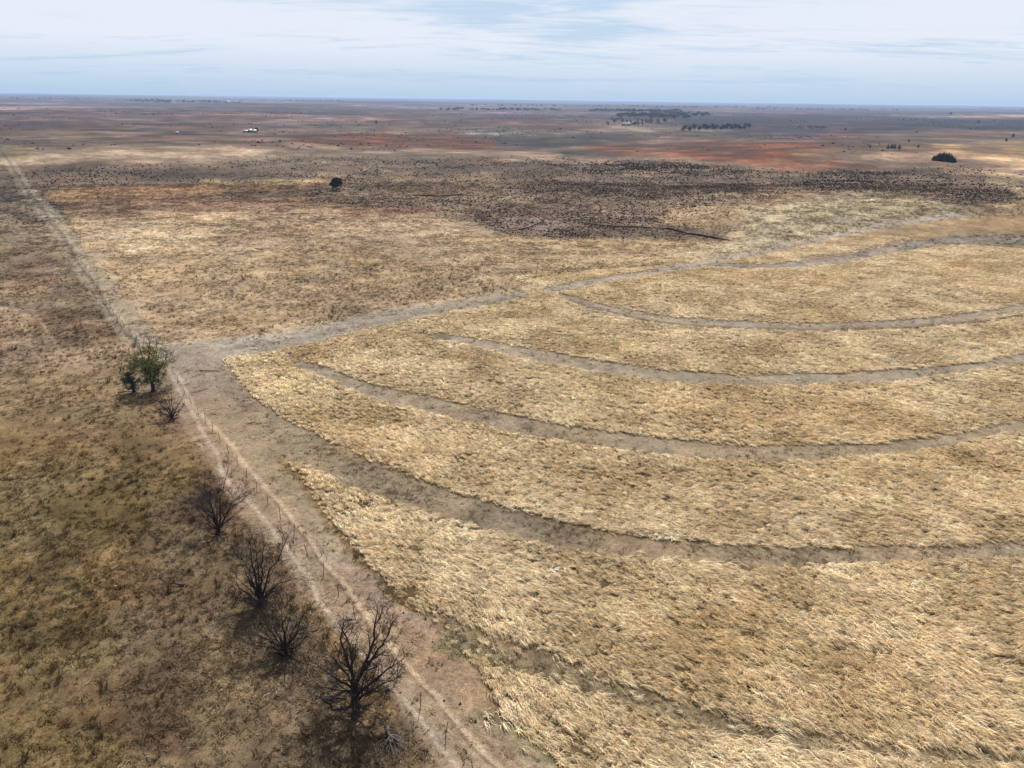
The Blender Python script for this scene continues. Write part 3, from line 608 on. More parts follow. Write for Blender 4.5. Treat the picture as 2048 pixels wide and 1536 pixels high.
# sage scrub
xs, ys = candidates(330000, 185, 760, 1.3)
z = height(xs, ys); u, v = to_px(xs, ys, z); r = np.hypot(xs, ys)
dens = sample(SHRUB, u, v) * (.3 + .7 * sst(-.35, .25, fbm(xs / 14, ys / 14, 600, 3))) * (.25 + .75 * sst(-.35, .2, fbm(xs / 55, ys / 55, 610, 3)))
keep = (rng.uniform(0, 1, len(xs)) < dens * (.7 + .3 * sst(250, 420, r))) & (u > -200) & (u < 2250)
xs, ys, z, r, u = xs[keep], ys[keep], z[keep], r[keep], u[keep]; o_ = np.argsort(r / (1 + 0 * r)); xs, ys, z, r, u = xs[o_], ys[o_], z[o_], r[o_], u[o_]
inv = (u > 10) & (u < 2038); near = np.where(inv)[0][:300]; restm = np.ones(len(xs), bool); restm[near] = False
shr = [shrub_mesh(700 + k) for k in range(5)]
rs = np.clip(np.exp(rng.normal(-.78, .32, len(xs))), .2, 1.0); colr = np.array([.058, .046, .039])
c = np.repeat(colr[None], len(xs), 0) * np.exp(rng.normal(0, .42, (len(xs), 1))) * np.stack([np.ones(len(xs)), rng.uniform(.9, 1.15, len(xs)), rng.uniform(.8, 1.1, len(xs))], -1)
q = restm; nq = q.sum(); print('shrub', nq)
scatter('sage_scrub', np.stack([xs[q], ys[q], z[q] - .03], -1), np.stack([np.zeros(nq), np.zeros(nq), rng.uniform(0, 6.28, nq)], -1),
        np.stack([rs[q] * 1.0, rs[q] * 1.0, rs[q] * .95], -1) * (1 + .6 * sst(300, 700, r[q]))[:, None], rng.integers(0, 5, nq), c[q], [m_.copy() for m_ in shr], M_scrub,
        'dense dark sage scrub dotting the low ground across the middle distance', 'scrub')
xf, yf = candidates(15000, 620, 2600, 1.25); zf = height(xf, yf); uf, vf = to_px(xf, yf, zf); rf = np.hypot(xf, yf)
kf = (rng.uniform(0, 1, len(xf)) < sst(-.1, .5, fbm(xf / 160, yf / 160, 640, 3)) * .9) & (uf > -150) & (uf < 2200) & ~((uf > 1850) & (vf > 262)); xf, yf, zf, rf = xf[kf], yf[kf], zf[kf], rf[kf]; nf = len(xf)
sf = np.clip(np.exp(rng.normal(.1, .4, nf)), .5, 2.6) * (1 + .8 * sst(900, 3000, rf))
scatter('far_scrub', np.stack([xf, yf, zf - .05], -1), np.stack([np.zeros(nf), np.zeros(nf), rng.uniform(0, 6.28, nf)], -1), np.stack([sf * 1.3, sf * 1.3, sf * .8], -1), rng.integers(0, 5, nf),
        np.array([.048, .040, .034]) * np.exp(rng.normal(0, .35, (nf, 1))), [m_.copy() for m_ in shr], M_scrub, 'sparse dark brush speckling the far brown and rusty plain', 'scrub')
M_sage = mat_leaf('single_sage_twigs', tuple(colr), trans=.1)
for me in shr: me.materials.append(M_sage)
for k in near:
    o = meshobj('sage_shrub', shr[int(rng.integers(0, 5))]); o.location = (xs[k], ys[k], z[k] - .03); s = rs[k]; o.scale = (s, s, s * .95); o.rotation_euler = (0, 0, float(rng.uniform(0, 6.28)))
    tag(o, 'small dark sage bush at the near edge of the scrub, above the creek bank', 'shrub', 'nearest sage bushes of the scrub')

# ------------------------------------------------------------------ trees
rnd = random.Random(11)
def vrot(d, amt):
    d = d + Vector((rnd.gauss(0, amt), rnd.gauss(0, amt), rnd.gauss(0, amt * .7))); return d.normalized()
def grow(segs, p, d, L, r, depth, wig=.18, lift=.05, kids=4, shrink=.6, spread=.75):
    L = max(L, .38)
    n = max(2, int(L / .2)); n = min(n, 9); st = L / n; pts = [p.copy()]; r_ = r
    for i in range(n):
        d = vrot(d, wig); d.z += lift; d.normalize(); q = p + d * st; r2 = max(r_ * (1 - .75 / n), .007)
        segs.append((tuple(p), tuple(q), r_, r2)); p = q; r_ = r2
        if depth > 0 and i >= (1 if n > 2 else 0) and rnd.random() < kids / n:
            side = Vector((rnd.gauss(0, 1), rnd.gauss(0, 1), rnd.gauss(0, .6))); side -= side.project(d); side.normalize()
            nd = (d * (1 - spread * .5) + side * spread + Vector((0, 0, .12))).normalized()
            grow(segs, p, nd, L * shrink * rnd.uniform(.65, 1.15), max(r_ * .7, .010), depth - 1, wig, lift, kids, shrink, spread)
    if depth > 0:
        for _ in range(2):
            side = Vector((rnd.gauss(0, 1), rnd.gauss(0, 1), rnd.gauss(0, .6))); nd = (d + side * .4).normalized()
            grow(segs, p, nd, L * shrink * rnd.uniform(.6, 1.0), max(r_ * .8, .009), depth - 1, wig, lift, kids, shrink, spread)
def limb(parent, pts, r0, r1, depth, mat, shoots=5, sub=1.0, name='limb', start=.25, **kw):
    shoots = shoots * 1.35; segs = []; P = [Vector(p) for p in pts]
    Q = []
    for a_, b_ in zip(P[:-1], P[1:]):
        m_ = max(2, int((b_ - a_).length / .35))
        for k in range(m_): Q.append(a_.lerp(b_, k / m_) + Vector((rnd.gauss(0, .035), rnd.gauss(0, .035), rnd.gauss(0, .03))) * (1 if Q else 0))
    Q.append(P[-1]); n = len(Q) - 1
    for i in range(n):
        ra, rb = r0 + (r1 - r0) * i / n, r0 + (r1 - r0) * (i + 1) / n
        segs.append((tuple(Q[i]), tuple(Q[i + 1]), ra, rb))
        t = (i + 1) / n; d = (Q[i + 1] - Q[i]).normalized()
        if t > start and rnd.random() < shoots / n / (1 - start):
            side = Vector((rnd.gauss(0, 1), rnd.gauss(0, 1), rnd.gauss(0, .5))); side -= side.project(d); side.normalize()
            grow(segs, Q[i + 1], (d * .6 + side * .8 + Vector((0, 0, .15))).normalized(), sub * rnd.uniform(.6, 1.2), max(rb * .55, .012), depth, **kw)
    d = (Q[-1] - Q[-2]).normalized()
    for _ in range(2): grow(segs, Q[-1], vrot(d, .25), sub * rnd.uniform(.7, 1.1), r1 * .9, depth, **kw)
    return meshobj(name, tubes(segs, 5, name), parent, mat)
def trunk(parent, pts, r0, r1, mat, flare=1.5):
    segs = []; P = [Vector(p) for p in pts]; n = len(P) - 1
    for i in range(n):
        ra, rb = r0 + (r1 - r0) * i / n, r0 + (r1 - r0) * (i + 1) / n
        if i == 0: segs.append((tuple(P[0]), tuple(P[0].lerp(P[1], .25)), ra * flare, ra)); segs.append((tuple(P[0].lerp(P[1], .2)), tuple(P[1]), ra, rb))
        else: segs.append((tuple(P[i]), tuple(P[i + 1]), ra, rb))
    for k in range(6):      # roots and splits in the bark
        a_ = k / 6 * 6.28 + rnd.random(); d = Vector((math.cos(a_), math.sin(a_), 0))
        segs.append((tuple(P[0] + d * r0 * 1.1 + Vector((0, 0, .12))), tuple(P[0] + d * r0 * 2.6 + Vector((0, 0, -.05))), r0 * .45, r0 * .18))
    return meshobj('trunk', tubes(segs, 9, 'trunk'), parent, mat)

# the big charred tree at the bottom
p = spot(712, 1428); T = empty('burnt_tree', p)
tag(T, 'largest charred bare tree with thick forked trunk, lowest in the row along the track', 'tree', 'charred trees along the fence')
trunk(T, [(0, 0, -.1), (.03, .02, .9), (.0, .1, 1.7), (.08, .2, 2.5)], .30, .22, M_char)
kw = dict(wig=.17, lift=.04, kids=4.4, shrink=.58, spread=.8)
limb(T, [(.05, .15, 2.3), (-.25, .5, 3.4), (-.7, 1.0, 4.5), (-1.0, 1.3, 5.4)], .17, .06, 2, M_char, 9, 1.25, **kw)
limb(T, [(.05, .15, 2.2), (-.15, .3, 3.4), (-.2, .8, 4.6), (-.5, 1.3, 5.3)], .13, .05, 2, M_char, 7, 1.1, **kw)
limb(T, [(.1, .2, 2.4), (.55, .6, 3.4), (1.0, 1.1, 4.4), (1.3, 1.4, 5.2), (1.3, 1.9, 6.1)], .17, .06, 2, M_char, 11, 1.25, **kw)
limb(T, [(.1, .2, 2.4), (.8, .8, 3.5), (1.6, 1.3, 4.5), (2.2, 1.6, 5.4)], .13, .05, 2, M_char, 9, 1.15, **kw)
limb(T, [(.05, .1, 1.5), (.7, .15, 2.2), (1.6, .4, 2.9), (2.6, .7, 3.6)], .14, .05, 2, M_char, 9, 1.1, **kw)
limb(T, [(.05, .0, 1.2), (.6, -.3, 1.9), (1.5, -.2, 2.5), (2.3, .2, 2.7)], .12, .04, 2, M_char, 7, 1.0, **kw)
limb(T, [(0, .1, 1.9), (-.6, .2, 2.5), (-1.3, .3, 2.8), (-2.0, .7, 3.1)], .11, .04, 2, M_char, 8, 1.0, **kw)
limb(T, [(0, .1, 2.0), (-.5, .6, 2.9), (-1.2, .9, 3.6), (-1.5, .9, 4.1)], .10, .04, 2, M_char, 6, .9, **kw)
limb(T, [(0, 0, 1.4), (.3, -.5, 2.2), (.7, -.7, 3.0), (.9, -.5, 3.6)], .10, .04, 2, M_char, 6, .9, **kw)
limb(T, [(.05, 0, .6), (.6, -.1, .8), (1.2, -.3, 1.2), (1.6, .1, 1.3)], .09, .03, 1, M_char, 4, .8, **kw)
limb(T, [(-.1, 0, .8), (-.9, -.05, .55), (-1.6, 0, .5), (-1.95, .1, .95)], .12, .10, 0, M_char, 1, .6, name='broken_limb', **kw)
for k in range(9):
    a_ = k * .7 + .3; c_, s_ = math.cos(a_), math.sin(a_); h_ = 1.2 + .9 * (k % 3) * .5
    limb(T, [(.1 * c_, .1 * s_, h_), (.6 * c_, .6 * s_, h_ + .35), (1.4 * c_, 1.3 * s_, h_ + .5 - .2 * (k % 2)), (2.2 * c_, 2.0 * s_, h_ + .6)], .07, .025, 2, M_char, 7, .8, **kw)
sp_ = []
for k in range(16):
    a_ = rnd.uniform(0, 6.28); h_ = rnd.uniform(1.0, 2.2); q_ = Vector((.2 * math.cos(a_), .2 * math.sin(a_) - .03, h_))
    sp_.append((tuple(q_), tuple(q_ + Vector((rnd.gauss(0, .12), rnd.gauss(0, .1) - .05, -rnd.uniform(.3, .8)))), .03, .012))
meshobj('torn_bark', tubes(sp_, 4, 'torn_bark'), T, M_greybark)

def bare(u, v, label, H, limbs, name='burnt_tree', group='charred trees along the fence', base_r=.16, depth=2, kids=5, sub=.8, mat=None, skirt=0, cat='tree', splay=1.14, **kw):
    mat = mat or M_char; p = spot(u, v); T = empty(name, p); tag(T, label, cat, group)
    trunk(T, [(0, 0, -.1), (.02, 0, H * .07), (0, .03, H * .15)], base_r * 1.2, base_r, mat)
    for pts in limbs:
        pts = [(a_ * splay, b_ * splay, c_) for a_, b_, c_ in pts]
        limb(T, pts, base_r * rnd.uniform(.4, .62), base_r * .14, depth, mat, kids, sub, **kw)
    if skirt > 5:
        for k in range(9):
            a_ = k * .698 + rnd.uniform(-.3, .3); L_r = H * rnd.uniform(.28, .45); e_ = rnd.uniform(.35, 1.0); c_, s_ = math.cos(a_), math.sin(a_)
            limb(T, [(0, 0, H * .08), (c_ * L_r * .45, s_ * L_r * .45, H * .08 + L_r * .5 * e_), (c_ * L_r, s_ * L_r, H * .1 + L_r * e_)], base_r * .32, base_r * .1, 1, mat, kids, sub * .8, **kw)
    if skirt:
        sg = []
        for k in range(skirt):
            a_ = rnd.uniform(0, 6.28); grow(sg, Vector((.3 * math.cos(a_), .3 * math.sin(a_), .0)), Vector((math.cos(a_) * .8, math.sin(a_) * .8, .8)).normalized(), rnd.uniform(.7, 1.5), .022, 1, .22, .02, 3, .6, .8)
        meshobj('basal_shoots', tubes(sg, 4, 'basal_shoots'), T, mat)
    return T
bare(437, 1066, 'charred tree with a wide open fan of curving limbs, beside the trail bend', 5.8,
     [[(0, 0, .5), (-.4, .2, 1.6), (-1.4, .6, 2.4), (-2.7, .8, 3.3)], [(0, 0, .5), (-.35, .3, 2.0), (-.7, .7, 3.6), (-1.0, .8, 4.6)], [(0, 0, .5), (-.15, .1, 1.8), (-.5, .3, 2.9)],
      [(0, 0, .5), (0, .2, 1.8), (-.05, .5, 3.2)], [(0, 0, .5), (.3, .1, 1.9), (.4, .4, 3.6), (.75, .8, 4.9), (.9, 1.2, 5.7)], [(0, 0, .5), (.5, 0, 1.8), (1.2, .3, 2.6), (2.1, .7, 3.2)], [(.1, 0, .5), (.7, .5, 1.8), (1.3, .8, 3.0), (1.9, 1.0, 3.6)]],
     base_r=.18, depth=2, kids=9, sub=.95, skirt=12, wig=.14, lift=.03, shrink=.58, spread=.7)
bare(522, 1211, 'charred tree with crowded upright stems and one long arched branch over the trail', 6.2,
     [[(0, 0, .4), (-.4, .1, 1.8), (-.9, .2, 3.0), (-1.2, .6, 3.4)], [(0, 0, .4), (-.25, .3, 2.2), (-.5, .6, 4.0), (-.6, 1.0, 5.4)], [(0, 0, .4), (0, .2, 2.4), (-.1, .7, 4.6)], [(0, 0, .4), (.2, .2, 2.2), (.3, .6, 4.0), (.35, 1.0, 5.0)],
      [(0, 0, .4), (.5, .2, 2.0), (.8, .5, 3.4), (1.3, .9, 3.8), (1.9, 1.3, 5.4)], [(0, 0, .4), (.6, .1, 1.3), (1.6, .2, 2.2), (2.6, .3, 2.5)], [(.1, 0, .3), (.7, .3, 1.0), (1.4, .5, 1.3)], [(-.1, 0, .3), (-.8, .1, 1.0), (-1.5, .1, 1.6), (-1.7, .3, 2.0)], [(-.1, 0, .3), (-.5, .5, 1.5), (-.9, .9, 2.5)]],
     base_r=.19, depth=2, kids=10, sub=.95, skirt=70, wig=.2, lift=.03, shrink=.58, spread=.75)
bare(572, 1308, 'charred bushy tree of many thin broom-like stems, between two larger burnt trees', 4.9,
     [[(0, 0, .3), (-.7 + .28 * k + rnd.uniform(-.1, .1), .2 * rnd.random(), 1.8), (-1.5 + .58 * k + rnd.uniform(-.2, .2), .3 + .6 * rnd.random(), 3.2 - .22 * abs(k - 2.5) + rnd.uniform(-.3, .4))] for k in range(6)] +
     [[(0, 0, .3), (-.9, .1, 1.1), (-2.0, .2, 1.8)], [(0, 0, .3), (.2, -.4, 1.6), (.3, -.6, 2.8)], [(0, 0, .3), (.9, 0, .8), (1.4, .1, 1.5)], [(0, 0, .3), (-.8, -.1, .7), (-2.0, -.1, .9)]],
     base_r=.16, depth=2, kids=11, sub=1.0, skirt=90, wig=.12, lift=.08, shrink=.6, spread=.55)
bare(344, 838, 'small charred shrub like tree with stiff upswept stems, just below the green tree', 3.9,
     [[(0, 0, .2), (-.5, .1, 1.4), (-1.3, .2, 2.4)], [(0, 0, .2), (-.2, .1, 1.6), (-.7, .2, 3.0)], [(0, 0, .2), (0, .1, 2.0), (-.05, .1, 3.6)], [(0, 0, .2), (.2, .1, 1.6), (.3, .2, 3.3)], [(0, 0, .2), (.5, .1, 1.2), (1.2, .2, 2.5)], [(0, 0, .2), (.8, 0, .8), (1.3, .1, 1.5)], [(0, 0, .2), (-.8, 0, .5), (-1.3, .1, 1.2)]],
     base_r=.17, depth=1, kids=5, sub=.8, skirt=12, wig=.14, lift=.05, shrink=.6, spread=.65)
bare(241, 742, 'tiny bare sapling standing alone to the left of the green tree', 2.3,
     [[(0, 0, .3), (-.25, .1, 1.1), (-.7, .1, 1.9)], [(0, 0, .3), (0, .1, 1.1), (.15, .1, 1.7)], [(0, 0, .3), (.3, .1, 1.2), (.5, .1, 2.1)]],
     name='bare_sapling', group=None, base_r=.09, depth=1, kids=3, sub=.5, wig=.14, lift=.04, shrink=.6, spread=.6)

def leaves(parent, blobs, n, size, mat, name='crown', seed=1, holes=.0):
    """blobs: (x,y,z,rx,ry,rz); leaf clumps spread through the volume"""
    rg = np.random.default_rng(seed); W = np.array([b[3] * b[4] * b[5] for b in blobs]) ** .75; W /= W.sum()
    k = rg.choice(len(blobs), n, p=W); Bk = np.array(blobs)[k]
    d = rg.normal(size=(n, 3)); d /= np.linalg.norm(d, axis=1, keepdims=True); rad = rg.uniform(.25, 1.08, (n, 1)) ** .5
    c = Bk[:, :3] + d * rad * Bk[:, 3:6]
    if holes > 0:
        m_ = fbm(c[:, 0] / size / 4 + 3, c[:, 2] / size / 4, seed, 2) + fbm(c[:, 1] / size / 4, c[:, 2] / size / 4 + 7, seed + 9, 2) > -holes
        c = c[m_]; n = len(c); d = d[m_]
    t1 = rg.normal(size=(n, 3)); t1 /= np.linalg.norm(t1, axis=1, keepdims=True); t2 = np.cross(t1, rg.normal(size=(n, 3))); t2 /= np.linalg.norm(t2, axis=1, keepdims=True)
    s = size * rg.uniform(.5, 1.2, (n, 1))
    V = np.stack([c - t1 * s, c + t2 * s * .45, c + t1 * s, c - t2 * s * .45], 1).reshape(-1, 3)
    F = np.arange(n * 4).reshape(-1, 4); me = fast_mesh(name, V, F)
    at = me.attributes.new('blade', 'FLOAT', 'POINT'); at.data.foreach_set('value', np.repeat(rg.uniform(.55, 1.5, n), 4).astype(np.float32))
    return meshobj(name, me, parent, mat)

# half burnt tree that still carries green leaves, at the junction
p = spot(307, 782); T = empty('green_tree', p)
tag(T, 'half burnt tree at the track junction, green leaves below and bare branches above', 'tree')
trunk(T, [(0, 0, -.1), (0, 0, 1.0), (-.1, 0, 2.2)], .26, .2, M_char)
kw = dict(wig=.16, lift=.05, kids=4.5, shrink=.6, spread=.7)
for pts in ([(-.1, 0, 2.0), (-.4, .1, 3.8), (-.9, .2, 5.6), (-1.1, .4, 7.0)], [(-.1, 0, 2.0), (-.2, .1, 4.2), (.3, .2, 5.8), (.5, .3, 7.4)], [(-.1, 0, 2.0), (.2, .1, 4.0), (.9, .1, 5.4), (1.3, .4, 6.6)],
            [(-.1, 0, 1.6), (-.9, .1, 3.2), (-2.0, .2, 4.4), (-2.6, .4, 5.2)], [(0, 0, 1.4), (.9, 0, 2.6), (1.6, .1, 3.8), (2.9, .2, 4.6)], [(0, 0, 1.5), (.7, .2, 3.0), (2.0, .3, 4.2), (2.4, .4, 5.0)]):
    limb(T, pts, .12, .04, 2, M_char, 8, 1.05, **kw)
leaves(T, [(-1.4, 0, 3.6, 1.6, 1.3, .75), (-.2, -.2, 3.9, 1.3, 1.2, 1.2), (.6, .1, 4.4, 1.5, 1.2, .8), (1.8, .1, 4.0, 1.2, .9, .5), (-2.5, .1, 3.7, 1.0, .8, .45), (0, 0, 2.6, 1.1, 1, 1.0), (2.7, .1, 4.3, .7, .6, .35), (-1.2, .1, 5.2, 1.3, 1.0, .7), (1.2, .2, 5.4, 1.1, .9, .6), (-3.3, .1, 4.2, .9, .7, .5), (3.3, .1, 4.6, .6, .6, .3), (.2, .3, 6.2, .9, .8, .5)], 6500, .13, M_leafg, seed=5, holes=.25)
leaves(T, [(-.1, .1, 2.0, 1.3, 1.1, 1.0), (0, 0, 3.4, 1.0, 1.0, .8), (-1.7, .1, 4.6, .9, .8, .6), (-1.0, -.2, 1.5, .9, .8, .8), (.8, -.1, 1.2, .8, .7, .7), (1.4, .1, 2.4, .8, .7, .6)], 2400, .14, M_leafd, name='shaded_foliage', seed=6, holes=.2)  # darker leaf colour stands in for shade in the inner and lower crown
p = spot(268, 784); T = empty('dark_leaved_bush', p); tag(T, 'low dark green bushy tree leaning beside the green tree, on its left', 'tree')
trunk(T, [(0, 0, -.1), (-.05, 0, .7), (-.1, 0, 1.4)], .2, .15, M_char)
for pts in ([(-.1, 0, 1.2), (-.7, .1, 2.0), (-1.0, .1, 2.9)], [(-.1, 0, 1.2), (.2, .1, 2.2), (.3, .1, 3.2)], [(-.1, 0, 1.2), (.7, 0, 1.8), (1.1, .1, 2.3)]): limb(T, pts, .09, .03, 1, M_char, 6, .8, **kw)
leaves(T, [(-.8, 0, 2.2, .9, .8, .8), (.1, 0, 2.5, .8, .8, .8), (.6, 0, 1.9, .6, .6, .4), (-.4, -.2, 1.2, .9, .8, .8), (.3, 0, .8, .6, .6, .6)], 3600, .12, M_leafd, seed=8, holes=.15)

# ------------------------------------------------------------------ things lying on the ground
def fallen(name, u, v, rz, label, cat, pts, r0, r1, depth, kids, sub, mat):
    p = spot(u, v); T = empty(name, p, rz); tag(T, label, cat)
    limb(T, pts, r0, r1, depth, mat, kids, sub, name='bough', start=.35, wig=.2, lift=-.03, shrink=.6, spread=.6)
    if depth >= 2:
        e0 = Vector(pts[1])
        for q_, (ax, ay) in enumerate(((.9, .55), (1.1, .2), (1.15, -.25), (.8, -.6), (.5, .75))):
            limb(T, [tuple(e0), tuple(e0 + Vector((ax * .5, ay * .5, .08))), tuple(e0 + Vector((ax, ay, -.12)))], r0 * .5, r0 * .18, 1, mat, 3, .45, name='root_prong', wig=.25, lift=-.02, shrink=.6, spread=.6)
    sg = [(tuple(Vector(pts[0]) + Vector((-.1, 0, 0))), tuple(Vector(pts[0]) + Vector((.25, 0, .02))), r0 * 1.4, r0)]
    meshobj('broken_end', tubes(sg, 7, 'broken_end'), T, mat); return T
fallen('fallen_branch', 366, 1172, math.radians(168), 'thin black fallen branch lying alone in the dark pasture, left of the burnt trees', 'branch', [(0, 0, .12), (.8, .15, .2), (1.8, -.1, .14), (2.4, -.4, .08)], .07, .025, 0, 2, .5, M_char)
fallen('dead_stump', 776, 1462, math.radians(-72), 'grey split stump with root-like branches, lying below the largest burnt tree', 'stump', [(0, 0, .25), (.7, .05, .32), (1.2, 0, .2)], .12, .06, 2, 7, .9, M_greybark)
fallen('pale_branch', 628, 1262, math.radians(30), 'small bleached forked branch lying beside the trail', 'branch', [(0, 0, .06), (.4, .1, .09), (.75, .3, .08)], .05, .02, 0, 2, .35, M_stone)
fallen('straight_pole', 402, 742, math.radians(-2), 'straight dark pole lying across the ground right of the green tree', 'pole', [(0, 0, .08), (1.3, .02, .09), (2.7, .0, .08)], .055, .045, 0, 0, .15, M_char)
fallen('burnt_log', 652, 1402, math.radians(5), 'short black burnt log left of the largest tree trunk', 'log', [(0, 0, .14), (.5, 0, .16), (1.1, .05, .12)], .13, .08, 0, 1, .3, M_char)
fallen('brush_heap', 238, 788, math.radians(10), 'dark heap of burnt brush at the foot of the dark leaved bush', 'brush', [(0, 0, .15), (.9, .1, .3), (2.0, 0, .2)], .07, .03, 1, 9, .8, M_char)
def rock_mesh(seed, s=(1, .8, .5)):
    rg = np.random.default_rng(seed); import bmesh
    bm = bmesh.new(); bmesh.ops.create_icosphere(bm, subdivisions=2, radius=.5)
    for v_ in bm.verts:
        k = 1 + .25 * rg.normal() * .6; v_.co = Vector((v_.co.x * s[0] * k, v_.co.y * s[1] * k, max(v_.co.z * s[2] * k, -.12)))
    me = bpy.data.meshes.new('lump'); bm.to_mesh(me); bm.free(); return me
stub = [shrub_mesh(900 + k, 40) for k in range(3)]; M_stub = mat_leaf('charred_tussock', (.035, .028, .026), trans=.05)
for me in stub: me.materials.append(M_stub)
dots = [(837, 1214), (853, 1212), (807, 1226), (851, 1239), (865, 1284), (916, 1271), (1058, 1291), (888, 1402), (920, 1408), (951, 1444), (1075, 1421), (540, 968), (588, 1020), (775, 1384), (733, 1310), (801, 1386), (846, 1168), (885, 1196), (1190, 1449), (1007, 1440), (1490, 1460), (417, 696), (462, 700), (484, 654), (640, 652)]
for k, (u, v) in enumerate(dots):
    big_ = (u, v) == (775, 1384); s = .5 if big_ else rnd.uniform(.14, .26)
    o = meshobj('charred_tussock', stub[k % 3]); o.location = spot(u, v); o.scale = (s, s, s * .8); o.rotation_euler = (0, 0, rnd.uniform(0, 6))
    if big_: tag(o, 'largest black burnt tussock, under the right branches of the biggest burnt tree', 'tussock')
    else: tag(o, 'small black burnt grass tussock on the bare ground along the track', 'tussock', 'burnt tussocks dotted along the track')
o = meshobj('flat_stone', rock_mesh(3, (1, .6, .3)), mat=M_stone); o.location = spot(698, 1237); tag(o, 'dark flat stone between the two wheel tracks, above the largest burnt tree', 'stone')

# ------------------------------------------------------------------ fences
def post_mesh(seed, h=1.3, r=.032):
    rg = random.Random(seed); lx, ly = rg.gauss(0, .05), rg.gauss(0, .04)
    return tubes([((0, 0, -.3), (lx * .3, ly * .3, h * .35), r * 1.05, r), ((lx * .3, ly * .3, h * .33), (lx, ly, h), r, r * .8), ((lx, ly, h), (lx * 1.02, ly * 1.02, h + .04), r * .8, r * .25)], 7, 'post')
pm = [post_mesh(k) for k in range(6)]
for me in pm: me.materials.append(M_post)
def fence(name, pxs, label, spacing=None):
    G = [spot(u, v) for u, v in pxs]
    if spacing:
        out = [G[0]]; 
        for a_, b_ in zip(G[:-1], G[1:]):
            L = (b_ - a_).length; m_ = max(1, round(L / spacing))
            for k in range(1, m_ + 1):
                q_ = a_.lerp(b_, k / m_); q_.z = float(height(q_.x, q_.y)); out.append(q_)
        G = out
    T = empty(name, G[0]); tag(T, label, 'fence')
    for k, g in enumerate(G):
        o = meshobj('post', pm[k % 6], T); o.location = g - G[0]; o.rotation_euler = (rnd.gauss(0, .06), rnd.gauss(0, .06), rnd.uniform(0, 6)); s = rnd.uniform(.9, 1.1); o.scale = (1, 1, s)
    for h in (.35, .75, 1.15):
        meshobj('wire', tubes([(tuple(a_ - G[0] + Vector((0, 0, h))), tuple(b_ - G[0] + Vector((0, 0, h))), .003, .003) for a_, b_ in zip(G[:-1], G[1:])], 3, 'wire'), T, M_wire)
    return T
fence('wire_fence', [(356, 766), (370, 788), (383, 808), (397, 829), (411, 845), (425, 863), (440, 885), (457, 908), (475, 931), (494, 957), (514, 984), (536, 1010), (561, 1040), (588, 1071), (615, 1110), (647, 1152), (677, 1192), (711, 1240), (752, 1293), (795, 1350), (841, 1412), (891, 1474), (946, 1548), (1010, 1630)],
      'fence of thin leaning posts running between the two wheel tracks below the green tree')
fence('wire_fence', [(330, 738), (262, 668), (236, 642), (200, 588), (166, 532), (132, 482), (96, 432), (58, 386), (22, 330), (2, 302)], 'far fence of tiny posts along the pale track climbing to the upper left', 5.0)

# ------------------------------------------------------------------ creek bank cuts
def bank(pxs, hgt, label):
    G = [spot(u, v) for u, v in pxs]; pts = []
    for a_, b_ in zip(G[:-1], G[1:]):
        m_ = max(2, int((b_ - a_).length / 1.5))
        for k in range(m_): pts.append(a_.lerp(b_, k / m_))
    pts.append(G[-1]); V = []; F = []
    for i, q_ in enumerate(pts):
        t = i / (len(pts) - 1); e_ = min(1, 6 * t, 6 * (1 - t)) * (.75 + .5 * rnd.random()); h = hgt * .55 * max(e_, .08); z0 = float(height(q_.x, q_.y)); jx, jy = rnd.gauss(0, .15), rnd.gauss(0, .18)
        x_, y_ = q_.x + jx, q_.y + jy
        V += [(x_, y_ - .5, z0 - .1), (x_, y_ - .15, z0 + .05), (x_, y_ - .12, z0 + h * .6), (x_, y_ - .3, z0 + h), (x_, y_ + 1.2, z0 + h * .8), (x_, y_ + 4.5, float(height(x_, y_ + 4.5)) - .06)]
    n = 6
    for i in range(len(pts) - 1):
        for k in range(n - 1): a0 = i * n + k; F.append((a0, a0 + n, a0 + n + 1, a0 + 1))
    F = np.array(F); me = fast_mesh('creek_bank', V, F, False); me.materials.append(M_bank); me.materials.append(M_ground)
    Va = np.array(V); c = tint_at(Va[:, 0], Va[:, 1], Va[:, 2])
    at = me.attributes.new('tint', 'FLOAT_COLOR', 'POINT'); at.data.foreach_set('color', np.concatenate([c, np.ones((len(c), 1))], 1).astype(np.float32).ravel())
    mi = np.array([0 if k % (n - 1) < 3 else 1 for k in range(len(F))], np.int32); me.polygons.foreach_set('material_index', mi)
    o = meshobj('creek_bank', me); return tag(o, label, kind='structure')
bank([(1316, 456), (1345, 460), (1370, 468), (1400, 472), (1430, 477), (1464, 482)], 1.1, 'dark eroded creek bank, longest cut, at the right end of the scrub')
bank([(1160, 444), (1200, 451), (1250, 454), (1290, 455), (1316, 457)], .7, 'thin dark creek bank cut through the middle of the scrub')
bank([(1018, 462), (1045, 459), (1060, 455), (1080, 446), (1096, 433)], .9, 'crooked creek bank cut with bare soil beside it')
bank([(812, 390), (850, 392), (880, 393), (920, 390), (950, 391)], .9, 'faint creek bank cut farther back in the scrub')
bank([(1094, 471), (1112, 477)], .6, 'short creek bank cut at the near edge of the scrub')

